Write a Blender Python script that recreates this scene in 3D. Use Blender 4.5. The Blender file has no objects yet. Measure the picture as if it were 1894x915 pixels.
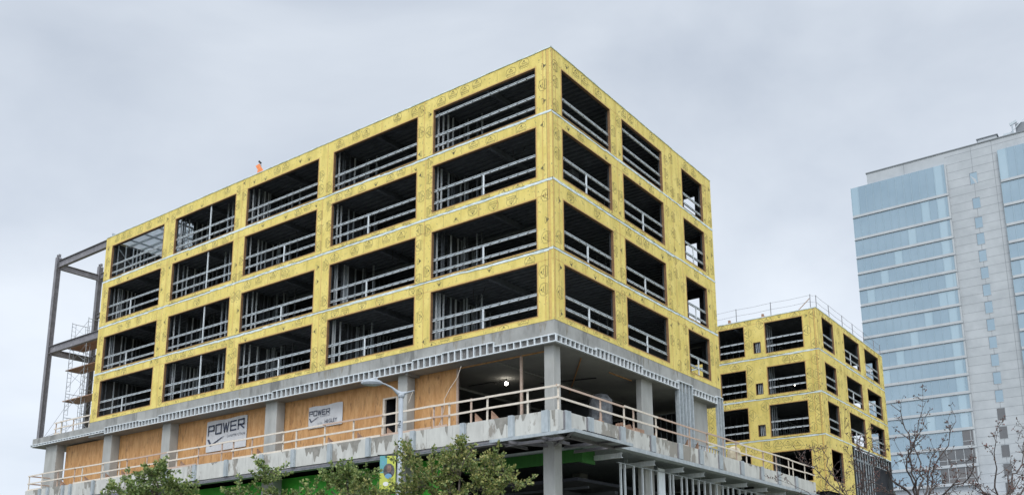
import bpy, math, random
from mathutils import Vector, Matrix
R = math.radians
scn = bpy.context.scene
col = scn.collection
rnd = random.Random(7)

# ------------------------------------------------------------------ camera
cam_d = bpy.data.cameras.new('camera'); cam = bpy.data.objects.new('camera', cam_d); col.objects.link(cam)
CP = Vector((23.143922958269492, -33.83374006962295, -12.95893967333863))
yaw, pitch, roll = R(35.26976757), R(11.83006728), R(-0.62222809)
_f = Vector((-math.sin(yaw)*math.cos(pitch), math.cos(yaw)*math.cos(pitch), math.sin(pitch)))
_r = Vector((math.cos(yaw), math.sin(yaw), 0)); _u = _r.cross(_f)
_r2 = math.cos(roll)*_r + math.sin(roll)*_u; _u2 = -math.sin(roll)*_r + math.cos(roll)*_u
cam.matrix_world = Matrix(((_r2.x, _u2.x, -_f.x, CP.x), (_r2.y, _u2.y, -_f.y, CP.y), (_r2.z, _u2.z, -_f.z, CP.z), (0, 0, 0, 1)))
cam_d.sensor_width = 36; cam_d.lens = 1662.667/1894*36
cam_d.shift_x = -(1002.647-947)/1894; cam_d.shift_y = (755.886-457.5)/1894
cam_d.clip_start = .1; cam_d.clip_end = 3000
scn.camera = cam
GZ = -14.55                                        # street level
scn.render.resolution_x = 1024; scn.render.resolution_y = 494

# ------------------------------------------------------------------ sky and sun (overcast)
SUN_EL, SUN_AZ = R(48), R(-62)                     # azimuth of the sun seen from above, measured from +X
sun_dir = Vector((math.cos(SUN_EL)*math.cos(SUN_AZ), math.cos(SUN_EL)*math.sin(SUN_AZ), math.sin(SUN_EL)))
w = bpy.data.worlds.new('World'); scn.world = w; w.use_nodes = True
nt = w.node_tree; N = nt.nodes; L = nt.links; N.clear()
def nd(t, **k):
    n = N.new(t)
    for a, b in k.items(): setattr(n, a, b)
    return n
out = nd('ShaderNodeOutputWorld'); bg = nd('ShaderNodeBackground'); bg.inputs[1].default_value = .1
sky = nd('ShaderNodeTexSky'); sky.sky_type = 'NISHITA'; sky.sun_disc = False
sky.sun_elevation = SUN_EL; sky.sun_rotation = math.pi/2 - SUN_AZ
tc = nd('ShaderNodeTexCoord')
mp = nd('ShaderNodeMapping'); mp.inputs['Scale'].default_value = (1, 1, 2.2); mp.inputs['Location'].default_value = (3.1, 1.7, .4)
nz = nd('ShaderNodeTexNoise'); nz.inputs['Scale'].default_value = 1.7; nz.inputs['Detail'].default_value = 6; nz.inputs['Roughness'].default_value = .5; nz.inputs['Distortion'].default_value = .35
cr = nd('ShaderNodeValToRGB')
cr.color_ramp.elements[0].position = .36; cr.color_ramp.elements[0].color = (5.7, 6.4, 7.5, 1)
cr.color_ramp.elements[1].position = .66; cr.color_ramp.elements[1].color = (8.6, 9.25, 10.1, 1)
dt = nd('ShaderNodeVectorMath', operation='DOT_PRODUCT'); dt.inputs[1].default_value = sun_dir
mr = nd('ShaderNodeMapRange'); mr.inputs['From Min'].default_value = .1; mr.inputs['From Max'].default_value = 1; mr.inputs['To Min'].default_value = 1.0; mr.inputs['To Max'].default_value = 2.6  # glow added round the sun, out of view, to brighten the facades
sx = nd('ShaderNodeSeparateXYZ')
hz = nd('ShaderNodeMapRange'); hz.inputs['From Min'].default_value = 0.0; hz.inputs['From Max'].default_value = .5; hz.inputs['To Min'].default_value = 1.16; hz.inputs['To Max'].default_value = .95
m1 = nd('ShaderNodeMath', operation='MULTIPLY'); sc = nd('ShaderNodeVectorMath', operation='SCALE')
mx = nd('ShaderNodeMixRGB'); mx.inputs[0].default_value = .93
L.new(tc.outputs['Generated'], mp.inputs[0]); L.new(mp.outputs[0], nz.inputs[0]); L.new(nz.outputs[0], cr.inputs[0])
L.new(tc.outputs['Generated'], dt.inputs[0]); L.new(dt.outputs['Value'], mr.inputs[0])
L.new(tc.outputs['Generated'], sx.inputs[0]); L.new(sx.outputs['Z'], hz.inputs[0])
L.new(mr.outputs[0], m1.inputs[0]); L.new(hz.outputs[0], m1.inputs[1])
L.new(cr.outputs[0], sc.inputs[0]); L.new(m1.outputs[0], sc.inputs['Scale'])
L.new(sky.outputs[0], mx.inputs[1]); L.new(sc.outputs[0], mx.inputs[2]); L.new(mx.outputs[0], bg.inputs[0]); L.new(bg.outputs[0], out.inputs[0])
sd = bpy.data.lights.new('sun', 'SUN'); sd.energy = 1.4; sd.angle = R(25); sd.color = (1, .97, .92)
so = bpy.data.objects.new('sun', sd); col.objects.link(so); so.rotation_euler = sun_dir.to_track_quat('Z', 'Y').to_euler(); so.location = (30, -40, 60)
vs = scn.view_settings; vs.view_transform = 'Standard'; vs.look = 'None'; vs.gamma = 1; vs.use_curve_mapping = False; vs.exposure = 0.0

# ------------------------------------------------------------------ materials
def mat(name, c1, c2=None, scale=3.0, rough=.8, metal=0.0, bump=0.0, stretch=(1, 1, 1), lo=.35, hi=.65, spec=.4, c3=None, s3=.6, lo3=.55, hi3=.62, st3=(1, 1, 1), c4=None, s4=6, lo4=.62):
    m = bpy.data.materials.new(name); m.use_nodes = True
    t = m.node_tree; b = t.nodes['Principled BSDF']
    b.inputs['Roughness'].default_value = rough; b.inputs['Metallic'].default_value = metal
    b.inputs['Specular IOR Level'].default_value = spec
    c1 = (*c1, 1); c2 = (*c2, 1) if c2 else c1
    g = t.nodes.new('ShaderNodeTexCoord'); mpp = t.nodes.new('ShaderNodeMapping'); mpp.inputs['Scale'].default_value = stretch
    n = t.nodes.new('ShaderNodeTexNoise'); n.inputs['Scale'].default_value = scale; n.inputs['Detail'].default_value = 5; n.inputs['Roughness'].default_value = .6
    r = t.nodes.new('ShaderNodeValToRGB'); r.color_ramp.elements[0].position = lo; r.color_ramp.elements[0].color = c1
    r.color_ramp.elements[1].position = hi; r.color_ramp.elements[1].color = c2
    t.links.new(g.outputs['Object'], mpp.inputs[0]); t.links.new(mpp.outputs[0], n.inputs[0]); t.links.new(n.outputs[0], r.inputs[0])
    last = r.outputs[0]
    if c3:
        mp3 = t.nodes.new('ShaderNodeMapping'); mp3.inputs['Scale'].default_value = st3; mp3.inputs['Location'].default_value = (5.3, 2.2, 1.1)
        n3 = t.nodes.new('ShaderNodeTexNoise'); n3.inputs['Scale'].default_value = s3; n3.inputs['Detail'].default_value = 6; n3.inputs['Roughness'].default_value = .62
        r3 = t.nodes.new('ShaderNodeValToRGB'); r3.color_ramp.elements[0].position = lo3; r3.color_ramp.elements[0].color = (0, 0, 0, 1)
        r3.color_ramp.elements[1].position = hi3; r3.color_ramp.elements[1].color = (1, 1, 1, 1)
        mix = t.nodes.new('ShaderNodeMixRGB'); mix.inputs[2].default_value = (*c3, 1)
        t.links.new(g.outputs['Object'], mp3.inputs[0]); t.links.new(mp3.outputs[0], n3.inputs[0]); t.links.new(n3.outputs[0], r3.inputs[0])
        t.links.new(r3.outputs[0], mix.inputs[0]); t.links.new(last, mix.inputs[1]); last = mix.outputs[0]
    if c4:
        n4 = t.nodes.new('ShaderNodeTexNoise'); n4.inputs['Scale'].default_value = s4; n4.inputs['Detail'].default_value = 2
        r4 = t.nodes.new('ShaderNodeValToRGB'); r4.color_ramp.elements[0].position = lo4; r4.color_ramp.elements[0].color = (0, 0, 0, 1); r4.color_ramp.elements[1].position = lo4+.05; r4.color_ramp.elements[1].color = (1, 1, 1, 1)
        mix4 = t.nodes.new('ShaderNodeMixRGB'); mix4.inputs[2].default_value = (*c4, 1)
        t.links.new(g.outputs['Object'], n4.inputs[0]); t.links.new(n4.outputs[0], r4.inputs[0]); t.links.new(r4.outputs[0], mix4.inputs[0]); t.links.new(last, mix4.inputs[1]); last = mix4.outputs[0]
    t.links.new(last, b.inputs['Base Color'])
    if bump:
        bp = t.nodes.new('ShaderNodeBump'); bp.inputs['Strength'].default_value = bump; bp.inputs['Distance'].default_value = .03
        t.links.new(n.outputs[0], bp.inputs['Height']); t.links.new(bp.outputs[0], b.inputs['Normal'])
    return m
def emis(name, c, s):
    m = bpy.data.materials.new(name); m.use_nodes = True; b = m.node_tree.nodes['Principled BSDF']
    b.inputs['Base Color'].default_value = (*c, 1); b.inputs['Emission Color'].default_value = (*c, 1); b.inputs['Emission Strength'].default_value = s
    return m
M = dict(
 yellow=mat('yellow_sheathing', (.76, .615, .19), (.67, .53, .14), 1.1, .75, c3=(.52, .42, .11), s3=1.8, lo3=.48, hi3=.74, st3=(1, 1, .3), c4=(.42, .355, .12), s4=7, lo4=.635),
 tape=mat('orange_joint_tape', (.56, .36, .11), (.64, .46, .13), 6, .6),
 ink=mat('printed_ink', (.07, .065, .04), (.16, .14, .06), 4, .7),
 flash=mat('pale_flashing', (.46, .55, .52), (.72, .78, .78), 3, .35, bump=.5, stretch=(1, 1, 3)),
 gapdark=mat('near_black', (.03, .03, .03)),  # near-black for joint lines, rail knock-outs, cables and small marks
 buck=mat('orange_window_buck', (.24, .135, .06), (.16, .09, .05), 5, .7),
 conc=mat('beam_concrete', (.25, .25, .235), (.35, .35, .33), 1.2, .85, bump=.15, stretch=(1, 1, .6), c3=(.16, .16, .15), s3=.9, lo3=.54, hi3=.64, st3=(1, 1, .25)),
 soffit=mat('soffit_concrete', (.26, .26, .25), (.33, .33, .31), .7, .9, stretch=(1, 1, 1)),
 column=mat('column_concrete', (.31, .31, .29), (.40, .40, .375), 1.5, .85, bump=.1, stretch=(1, 1, .35), c3=(.33, .33, .30), s3=1.2, lo3=.55, hi3=.75),
 podium=mat('podium_edge_concrete', (.55, .545, .50), (.44, .435, .40), 2.2, .85, bump=.2, stretch=(1, 1, .4), c3=(.27, .25, .215), s3=.55, lo3=.55, hi3=.575, st3=(1, 1, .45)),
 drip=mat('water_stain', (.20, .19, .165), (.30, .285, .25), 3, .9),
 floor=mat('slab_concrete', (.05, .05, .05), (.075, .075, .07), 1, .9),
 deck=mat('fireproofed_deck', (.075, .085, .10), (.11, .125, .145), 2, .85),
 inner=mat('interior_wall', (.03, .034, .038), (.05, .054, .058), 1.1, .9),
 trackback=mat('shaded_track_web', (.10, .10, .10), (.20, .19, .18), 5, .8),  # recess shade between the rungs, put into the web colour
 dark=mat('dark_interior', (.014, .016, .022), (.026, .028, .034), 1.5, .9),  # near-black backing, the darkness of unlit rooms put into the colour
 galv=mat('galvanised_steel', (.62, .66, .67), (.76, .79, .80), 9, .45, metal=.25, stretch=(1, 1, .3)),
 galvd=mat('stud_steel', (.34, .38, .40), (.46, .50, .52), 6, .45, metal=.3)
 ,studdark=mat('shaded_stud', (.09, .10, .11), (.16, .175, .185), 6, .5, metal=.3),  # darker stud copy, interior shade put into its colour; also ducts and angle lip
 plate=mat('zinc_plate', (.33, .365, .375), (.44, .475, .485), 4, .5, metal=.3, stretch=(1, 1, .5)),
 primer=mat('primed_steel', (.16, .155, .165), (.22, .21, .22), 3, .6, c3=(.28, .27, .28), s3=2, lo3=.55, hi3=.7),
 lumber=mat('pale_lumber', (.56, .49, .40), (.70, .63, .54), 8, .8, stretch=(1, 1, 3)),
 lumber2=mat('weathered_lumber', (.42, .30, .23), (.52, .40, .32), 8, .8, stretch=(1, 1, 3)),
 brace=mat('brown_plywood', (.30, .17, .11), (.42, .27, .19), 5, .8),
 osb=mat('plywood_board', (.44, .22, .08), (.60, .335, .14), 4.5, .75, bump=.2, stretch=(1, 1, .25), c3=(.26, .135, .06), s3=5.5, lo3=.56, hi3=.70, st3=(1, 1, .3)),
 white=mat('banner_vinyl', (.50, .49, .49), (.58, .58, .58), 1.5, .6, bump=.2),  # white vinyl toned down, the shade it hangs in put into its colour
 navy=mat('banner_ink', (.045, .055, .09)),
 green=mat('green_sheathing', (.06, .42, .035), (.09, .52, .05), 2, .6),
 green2=mat('shaded_green_board', (.025, .13, .02), (.035, .17, .025), 5, .6, stretch=(2, 2, .2)),  # darker copy of the green, canopy shade put into its colour
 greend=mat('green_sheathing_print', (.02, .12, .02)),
 lampm=mat('painted_grey_pole', (.31, .34, .37), (.37, .40, .43), 4, .4, spec=.5),
 lens=mat('lamp_lens', (.5, .52, .5), None, 1, .2),
 glass=None, bark=mat('bark', (.10, .08, .065), (.16, .13, .11), 12, .9, bump=.4),
 twig=mat('twig_bark', (.06, .045, .04), (.10, .08, .07), 14, .9),
 orange=mat('orange_fabric', (.80, .22, .06), (.85, .30, .12), 6, .7),
 plastic=mat('clouded_plastic', (.07, .073, .078), (.17, .175, .18), 4, .3, bump=.8),
 sack=mat('tan_sack', (.55, .47, .33), (.68, .60, .45), 5, .8, bump=.5),
 towerw=mat('tower_panel', (.35, .37, .385), (.42, .44, .455), .35, .6),
 band=mat('tower_slab_edge', (.38, .40, .415), (.43, .45, .46), .5, .6),
 joint=mat('tower_panel_joint', (.20, .215, .23)),
 red=mat('red_berry', (.13, .05, .045), (.20, .09, .07), 20, .6),
 brownleaf=mat('dry_leaf', (.10, .065, .05), (.17, .11, .08), 9, .8),
 asphalt=mat('asphalt', (.045, .045, .047), (.065, .065, .066), 6, .9),
 paving=mat('paving', (.13, .125, .12), (.17, .165, .155), 2, .9),
 paint=mat('road_paint', (.75, .75, .72)),
 earth=mat('earth_ground', (.16, .17, .10), (.22, .21, .15), .3, .95),
 teal=mat('banner_teal', (.12, .34, .36)), lime=mat('banner_lime', (.50, .54, .10)), photo=mat('banner_photo', (.03, .03, .035), (.12, .11, .11), 4, .6, lo=.42, hi=.6),
 skin=mat('banner_warm', (.30, .19, .14), (.10, .06, .05), 5, .6), blue=mat('banner_blue', (.15, .32, .48)),
)
def leafmat(name, a, b, c):
    m = bpy.data.materials.new(name); m.use_nodes = True; t = m.node_tree; p = t.nodes['Principled BSDF']
    g = t.nodes.new('ShaderNodeNewGeometry'); r = t.nodes.new('ShaderNodeValToRGB')
    r.color_ramp.elements[0].color = (*a, 1); r.color_ramp.elements[1].color = (*c, 1); e = r.color_ramp.elements.new(.55); e.color = (*b, 1)
    t.links.new(g.outputs['Random Per Island'], r.inputs[0]); t.links.new(r.outputs[0], p.inputs['Base Color']); p.inputs['Roughness'].default_value = .5
    tr = t.nodes.new('ShaderNodeBsdfTranslucent'); t.links.new(r.outputs[0], tr.inputs[0]); ms = t.nodes.new('ShaderNodeMixShader'); ms.inputs[0].default_value = .25
    t.links.new(p.outputs[0], ms.inputs[1]); t.links.new(tr.outputs[0], ms.inputs[2]); t.links.new(ms.outputs[0], t.nodes['Material Output'].inputs[0])
    return m
M['leaf'] = leafmat('green_leaves', (.07, .12, .03), (.16, .23, .06), (.36, .40, .14))
M['leaf2'] = leafmat('turning_leaves', (.09, .14, .035), (.20, .25, .07), (.46, .42, .15))
def glassmat(name, c, rough=.08, c2=None):
    m = mat(name, c, c2 or c, .12, rough, spec=.8, stretch=(1, 1, 1)); return m
M['glass'] = glassmat('tower_glass', (.19, .275, .34), .12, (.235, .325, .39)); M['glass2'] = glassmat('tower_glass_bright', (.27, .375, .44), .12, (.31, .41, .47))
M['glassd'] = glassmat('dark_window', (.05, .055, .06), .15, (.10, .09, .085)); M['mull'] = mat('mullion', (.30, .40, .46), None, 1, .4)
M['sheet'] = mat('translucent_roof_sheet', (.7, .74, .76))
_b = M['sheet'].node_tree.nodes['Principled BSDF']; _b.inputs['Transmission Weight'].default_value = .9; _b.inputs['Roughness'].default_value = .7

# ------------------------------------------------------------------ mesh builder
class MB:
    def __init__(s): s.v = []; s.f = []; s.m = []; s.ms = []
    def mi(s, m):
        if m not in s.ms: s.ms.append(m)
        return s.ms.index(m)
    def poly(s, pts, m):
        k = len(s.v); s.v += [tuple(p) for p in pts]; s.f.append(tuple(range(k, k+len(pts)))); s.m.append(s.mi(m))
    def hexa(s, c, m):          # 8 corners: bottom 4 ccw, top 4 ccw
        k = len(s.v); s.v += [tuple(p) for p in c]; i = s.mi(m)
        for q in ((3, 2, 1, 0), (4, 5, 6, 7), (0, 1, 5, 4), (1, 2, 6, 5), (2, 3, 7, 6), (3, 0, 4, 7)):
            s.f.append(tuple(k+a for a in q)); s.m.append(i)
    def box(s, x0, x1, y0, y1, z0, z1, m):
        s.hexa([(x0, y0, z0), (x1, y0, z0), (x1, y1, z0), (x0, y1, z0), (x0, y0, z1), (x1, y0, z1), (x1, y1, z1), (x0, y1, z1)], m)
    def beam(s, a, b, wd, ht, m, up=(0, 0, 1)):
        a = Vector(a); b = Vector(b); d = (b-a).normalized(); up = Vector(up)
        if abs(d.dot(up)) > .98: up = Vector((1, 0, 0)) if abs(d.x) < .9 else Vector((0, 1, 0))
        sd_ = d.cross(up).normalized()*wd/2; u = sd_.cross(d).normalized()*ht/2
        s.hexa([a-sd_-u, a+sd_-u, b+sd_-u, b-sd_-u, a-sd_+u, a+sd_+u, b+sd_+u, b-sd_+u], m)
    def tube(s, pts, rad, m, n=6, cap=True):
        pts = [Vector(p) for p in pts]; i = s.mi(m); rings = []
        if not isinstance(rad, (list, tuple)): rad = [rad]*len(pts)
        for k, p in enumerate(pts):
            d = (pts[min(k+1, len(pts)-1)]-pts[max(k-1, 0)]).normalized()
            a = d.orthogonal().normalized() if k == 0 else (a - d*a.dot(d)).normalized()
            b = d.cross(a); base = len(s.v)
            s.v += [tuple(p+(a*math.cos(2*math.pi*j/n)+b*math.sin(2*math.pi*j/n))*rad[k]) for j in range(n)]; rings.append(base)
        for k in range(len(rings)-1):
            for j in range(n):
                s.f.append((rings[k]+j, rings[k]+(j+1) % n, rings[k+1]+(j+1) % n, rings[k+1]+j)); s.m.append(i)
        if cap:
            s.f.append(tuple(rings[0]+j for j in reversed(range(n)))); s.m.append(i)
            s.f.append(tuple(rings[-1]+j for j in range(n))); s.m.append(i)
    def prism(s, prof, axis, a, b, m):   # closed 2-D profile extruded along an axis
        n = len(prof); k = len(s.v); i = s.mi(m)
        for t in (a, b):
            for p, q in prof: s.v.append({'x': (t, p, q), 'y': (p, t, q), 'z': (p, q, t)}[axis])
        for j in range(n): s.f.append((k+j, k+(j+1) % n, k+n+(j+1) % n, k+n+j)); s.m.append(i)
        s.f.append(tuple(k+j for j in reversed(range(n)))); s.m.append(i); s.f.append(tuple(k+n+j for j in range(n))); s.m.append(i)
    def build(s, name, parent=None, smooth=False):
        me = bpy.data.meshes.new(name); o = bpy.data.objects.new(name, me); col.objects.link(o)
        off = Vector((0, 0, 0))
        if parent is not None:
            o.parent = parent; r = parent
            while r.parent is not None: r = r.parent
            off = Vector(r.location)
            q = parent
            while q is not r: off += Vector(q.location)-Vector(q.location)*0 if False else Vector((0, 0, 0)); q = q.parent
        me.from_pydata([(x-off.x, y-off.y, z-off.z) for x, y, z in s.v], [], s.f)
        for m in s.ms: me.materials.append(M[m])
        me.polygons.foreach_set('material_index', s.m)
        if smooth: me.polygons.foreach_set('use_smooth', [True]*len(s.f))
        me.update(); return o
    def build_thing(s, name, loc, label, cat, group=None, smooth=False):
        loc = Vector(loc); s.v = [tuple(Vector(p)-loc) for p in s.v]
        o = s.build(name, None, smooth); o.location = loc; tag(o, label, cat, group); return o
def tag(o, label, cat, group=None):
    o['label'] = label; o['category'] = cat
    if group: o['group'] = group
def thing(name, loc, label, cat, group=None):
    o = bpy.data.objects.new(name, None); col.objects.link(o); o.location = loc; o.empty_display_size = .3; tag(o, label, cat, group); return o
def struct(o, kind='structure'): o['kind'] = kind; return o

# ------------------------------------------------------------------ text and printed marks
def text_tris(txt, size, align='CENTER'):
    c = bpy.data.curves.new('t', 'FONT'); c.body = txt; c.size = size; c.align_x = align; c.resolution_u = 1; c.fill_mode = 'FRONT'
    o = bpy.data.objects.new('t', c); col.objects.link(o); dg = bpy.context.evaluated_depsgraph_get()
    me = bpy.data.meshes.new_from_object(o.evaluated_get(dg)); tr = []
    me.calc_loop_triangles()
    for t in me.loop_triangles: tr.append([(me.vertices[i].co.x, me.vertices[i].co.y) for i in t.vertices])
    bpy.data.objects.remove(o); bpy.data.curves.remove(c); bpy.data.meshes.remove(me); return tr
def stroke(a, b, w_):
    dx, dy = b[0]-a[0], b[1]-a[1]; l = math.hypot(dx, dy); nx, ny = -dy/l*w_/2, dx/l*w_/2
    ex, ey = dx/l*w_/2, dy/l*w_/2
    return [(a[0]-ex-nx, a[1]-ey-ny), (b[0]+ex-nx, b[1]+ey-ny), (b[0]+ex+nx, b[1]+ey+ny), (a[0]-ex+nx, a[1]-ey+ny)]
HX = [(0, .33), (.29, .20), (.34, .0), (.26, -.21), (-.26, -.21), (-.34, .0), (-.29, .20)]
HX2 = [(-.16, .32), (.16, .32), (.40, .06), (.40, -.06), (.16, -.32), (-.16, -.32), (-.40, -.06), (-.40, .06)]
def hexmark(H_, w_):
    o = [stroke(H_[i], H_[(i+1) % len(H_)], w_) for i in range(len(H_))]
    o += [[(-.05, .14), (.05, .14), (0, .22)], stroke((-.09, .11), (0, .24), .012), stroke((.09, .11), (0, .24), .012)]
    for t_ in text_tris('Dens', .15): o.append([(x, y+.01) for x, y in t_])
    for t_ in text_tris('Element', .165): o.append([(x, y-.13) for x, y in t_])
    return o
HEXMARK = hexmark(HX, .016); HEXMARK2 = hexmark(HX2, .018)
TRIMARK = [[(-.07, .0), (.07, .0), (0, -.10)], stroke((-.14, .06), (0, -.13), .018), stroke((.14, .06), (0, -.13), .018), stroke((-.10, .07), (.10, .07), .012)]
def clip(poly, x0, x1, y0, y1):
    for ax, v, sg in ((0, x0, 1), (0, x1, -1), (1, y0, 1), (1, y1, -1)):
        o = []
        for i in range(len(poly)):
            a, b = poly[i-1], poly[i]; ia = (a[ax]-v)*sg >= 0; ib = (b[ax]-v)*sg >= 0
            if ia != ib:
                t = (v-a[ax])/(b[ax]-a[ax]); o.append((a[0]+(b[0]-a[0])*t, a[1]+(b[1]-a[1])*t))
            if ib: o.append(b)
        poly = o
        if len(poly) < 3: return None
    return poly
class Face:      # a facade plane: 'L' = plane y=c facing -Y (s along X); 'R' = plane x=c facing +X (s along Y)
    def __init__(s, kind, c): s.k = kind; s.c = c
    def P(s, a, z, d=0): return (a, s.c-d, z) if s.k == 'L' else (s.c+d, a, z)
    def quad(s, mb, a0, a1, z0, z1, m, d=0): mb.poly([s.P(a0, z0, d), s.P(a1, z0, d), s.P(a1, z1, d), s.P(a0, z1, d)], m)
    def box(s, mb, a0, a1, z0, z1, d0, d1, m):   # d outward
        if s.k == 'L': mb.box(a0, a1, s.c-d1, s.c-d0, z0, z1, m)
        else: mb.box(s.c+d0, s.c+d1, a0, a1, z0, z1, m)
    def mark(s, mb, tmpl, a, z, rot, rect, sc=1, d=.006, m='ink'):
        cs, sn = math.cos(rot), math.sin(rot)
        for poly in tmpl:
            p = [(a+(x*cs-y*sn)*sc, z+(x*sn+y*cs)*sc) for x, y in poly]
            if rect: p = clip(p, *rect)
            if p: mb.poly([s.P(x, y, d) for x, y in p], m)

def strip(mb, F, a0, a1, z, h, d, m, step=.35, jit=.02):
    """ragged horizontal membrane strip with real thickness"""
    n = max(2, int((a1-a0)/step)); pt = []; pb = []
    for i in range(n+1):
        a = a0+(a1-a0)*i/n; pt.append((a, z+h/2+rnd.uniform(-jit, jit))); pb.append((a, z-h/2+rnd.uniform(-jit, jit)))
    for i in range(n):
        dd = d+rnd.uniform(0, .012)
        q = [pb[i], pb[i+1], pt[i+1], pt[i]]
        mb.poly([F.P(x, y, dd) for x, y in q], m)
        mb.poly([F.P(pt[i][0], pt[i][1], 0), F.P(pt[i][0], pt[i][1], dd), F.P(pt[i+1][0], pt[i+1][1], dd), F.P(pt[i+1][0], pt[i+1][1], 0)], m)
        mb.poly([F.P(pb[i][0], pb[i][1], dd), F.P(pb[i][0], pb[i][1], 0), F.P(pb[i+1][0], pb[i+1][1], 0), F.P(pb[i+1][0], pb[i+1][1], dd)], m)

def facade(F, a0, a1, rows, wins, parent, corner_tape, density=1.0, skip=(), smalls=(), ms=.95, tm=None):
    HEXMARK = tm or globals()['HEXMARK']
    """rows: list of (z0, z1, sill, head); wins: list of (s0, s1); smalls: (s0,s1,z0,z1)"""
    mb = MB(); k = MB()
    for ri, (z0, z1, sl, hd) in enumerate(rows):
        ws = [q for i, q in enumerate(wins) if (ri, i) not in skip]
        xs = [a0]
        for q in ws: xs += list(q)
        xs.append(a1)
        sm = [q for q in smalls if z0 < q[2] < z1]
        for i in range(0, len(xs), 2):                       # piers
            p0, p1 = xs[i], xs[i+1]
            ss = [q for q in sm if p0 < q[0] < p1]
            if ss:
                q = ss[0]
                F.quad(mb, p0, q[0], z0, z1, 'yellow'); F.quad(mb, q[1], p1, z0, z1, 'yellow')
                F.quad(mb, q[0], q[1], z0, q[2], 'yellow'); F.quad(mb, q[0], q[1], q[3], z1, 'yellow')
            else: F.quad(mb, p0, p1, z0, z1, 'yellow')
        for q in ws: F.quad(mb, q[0], q[1], z0, sl, 'yellow'); F.quad(mb, q[0], q[1], hd, z1, 'yellow')
        # tape round the openings and along board seams
        for c in [a0+1.22*j+.4 for j in range(int((a1-a0)/1.22))]:
            if rnd.random() < .55 and any(q[0] < c < q[1] for q in ws): F.quad(k, c-.006, c+.006, hd+.075, z1-.1, 'ink', .0035)
            if rnd.random() < .3 and any(q[0] < c < q[1] for q in ws): F.quad(k, c-.03, c+.03, hd+.075, z1-.1, 'tape', .0032)
        for q in ws:
            tw = .075
            for (b0, b1, c0, c1) in ((q[0]-tw, q[0], sl, hd), (q[1], q[1]+tw, sl, hd), (q[0]-tw, q[1]+tw, hd, hd+tw)) + (((q[0]-tw, q[1]+tw, sl-tw, sl),) if sl-z0 > .12 else ()):
                F.quad(k, b0, b1, c0, c1, 'tape', .003)
        for i in range(0, len(xs), 2):
            p0, p1 = xs[i], xs[i+1]
            if p1-p0 > .9:
                F.quad(k, p0, p1, hd-.02+.06, hd+.02+.06, 'tape', .004) if rnd.random() < .5 else None
                c = (p0+p1)/2+rnd.uniform(-.2, .2)
                if not any(q[0]-.1 < c < q[1]+.1 for q in sm): F.quad(k, c-.03, c+.03, z0, z1, 'tape', .004)
                if p1-p0 > 2:
                    for c in (p0+.45, p1-.4): F.quad(k, c-.03, c+.03, z0, z1, 'tape', .004)
        # prints: upright on the spandrels, turned on the piers
        for i, q in enumerate(ws):
            if z1-hd > .35:
                dn = density*(1 if i % 2 == 0 else .75)
                a = q[0]+rnd.uniform(.2, .7); flip = rnd.random() < .3
                while a < q[1]:
                    r_ = rnd.random()
                    if r_ < .5*density: F.mark(k, HEXMARK, a, (hd+z1)/2+rnd.uniform(-.12, .10), math.pi if flip else 0, (q[0], q[1], hd+.03, z1-.05), ms)
                    elif r_ < .72: F.mark(k, TRIMARK, a, (hd+z1)/2+rnd.uniform(-.2, .1), math.pi if flip else 0, (q[0], q[1], hd+.03, z1-.05), 1.1)
                    a += rnd.choice((.85, 1.15, 1.4))
            if sl-z0 > .12:
                a = q[0]+rnd.uniform(.1, .7)
                while a < q[1]:
                    if rnd.random() < .62: F.mark(k, HEXMARK, a, z0+rnd.uniform(-.15, .3), rnd.choice((0, 0, math.pi)), (q[0], q[1], z0+.05, sl-.03), ms)
                    a += rnd.choice((.9, 1.2))
        for i in range(0, len(xs), 2):
            p0, p1 = xs[i], xs[i+1]
            if p1-p0 < .35: continue
            lanes = [(p0+p1)/2] if p1-p0 < 1.0 else ([p0+.32, p1-.32] if p1-p0 < 2.2 else [p0+.5, (p0+p1)/2, p1-.5])
            for ln in lanes:
                rt = rnd.choice((math.pi/2, -math.pi/2)); z = z0+rnd.uniform(.3, .8); cx = ln+rnd.uniform(-.1, .1)
                while z < z1-.1:
                    r_ = rnd.random()
                    rect = (p0+.02, p1-.02, z0+.05, z1-.05)
                    if not any(q[0]-.35 < cx < q[1]+.35 and q[2]-.4 < z < q[3]+.4 for q in sm):
                        if r_ < .62*density: F.mark(k, HEXMARK, cx, z, rt, rect, ms)
                        elif r_ < .8: F.mark(k, TRIMARK, cx, z, rt, rect, 1.2)
                    z += rnd.choice((.9, 1.05, 1.3))
    for c0, c1 in corner_tape:
        for (z0, z1, _, _) in rows:
            F.quad(k, c0, c1, z0+.04, z1-.04, 'tape', .005); F.quad(k, c0-.02 if F.k == 'L' else c1, c0 if F.k == 'L' else c1+.012, z0+.04, z1-.04, 'ink', .0045)
    for v in k.v: pass
    base = len(mb.v); mb.v += k.v; mb.f += [tuple(i+base for i in f) for f in k.f]; mb.m += [mb.mi(k.ms[i]) for i in k.m]
    for (z0, z1, _, _) in rows[:-1]:
        a = a0
        while a < a1:                                        # flashing tape in uneven lengths
            b = min(a1, a+rnd.uniform(2.0, 5.5))
            strip(mb, F, a, b, z1+rnd.uniform(-.03, .03), rnd.uniform(.08, .14), .014, 'flash')
            a = b
        F.quad(mb, a0, a1, z1+.05, z1+.085, 'gapdark', .007)
    return mb.build('sheathing', parent)

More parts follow.
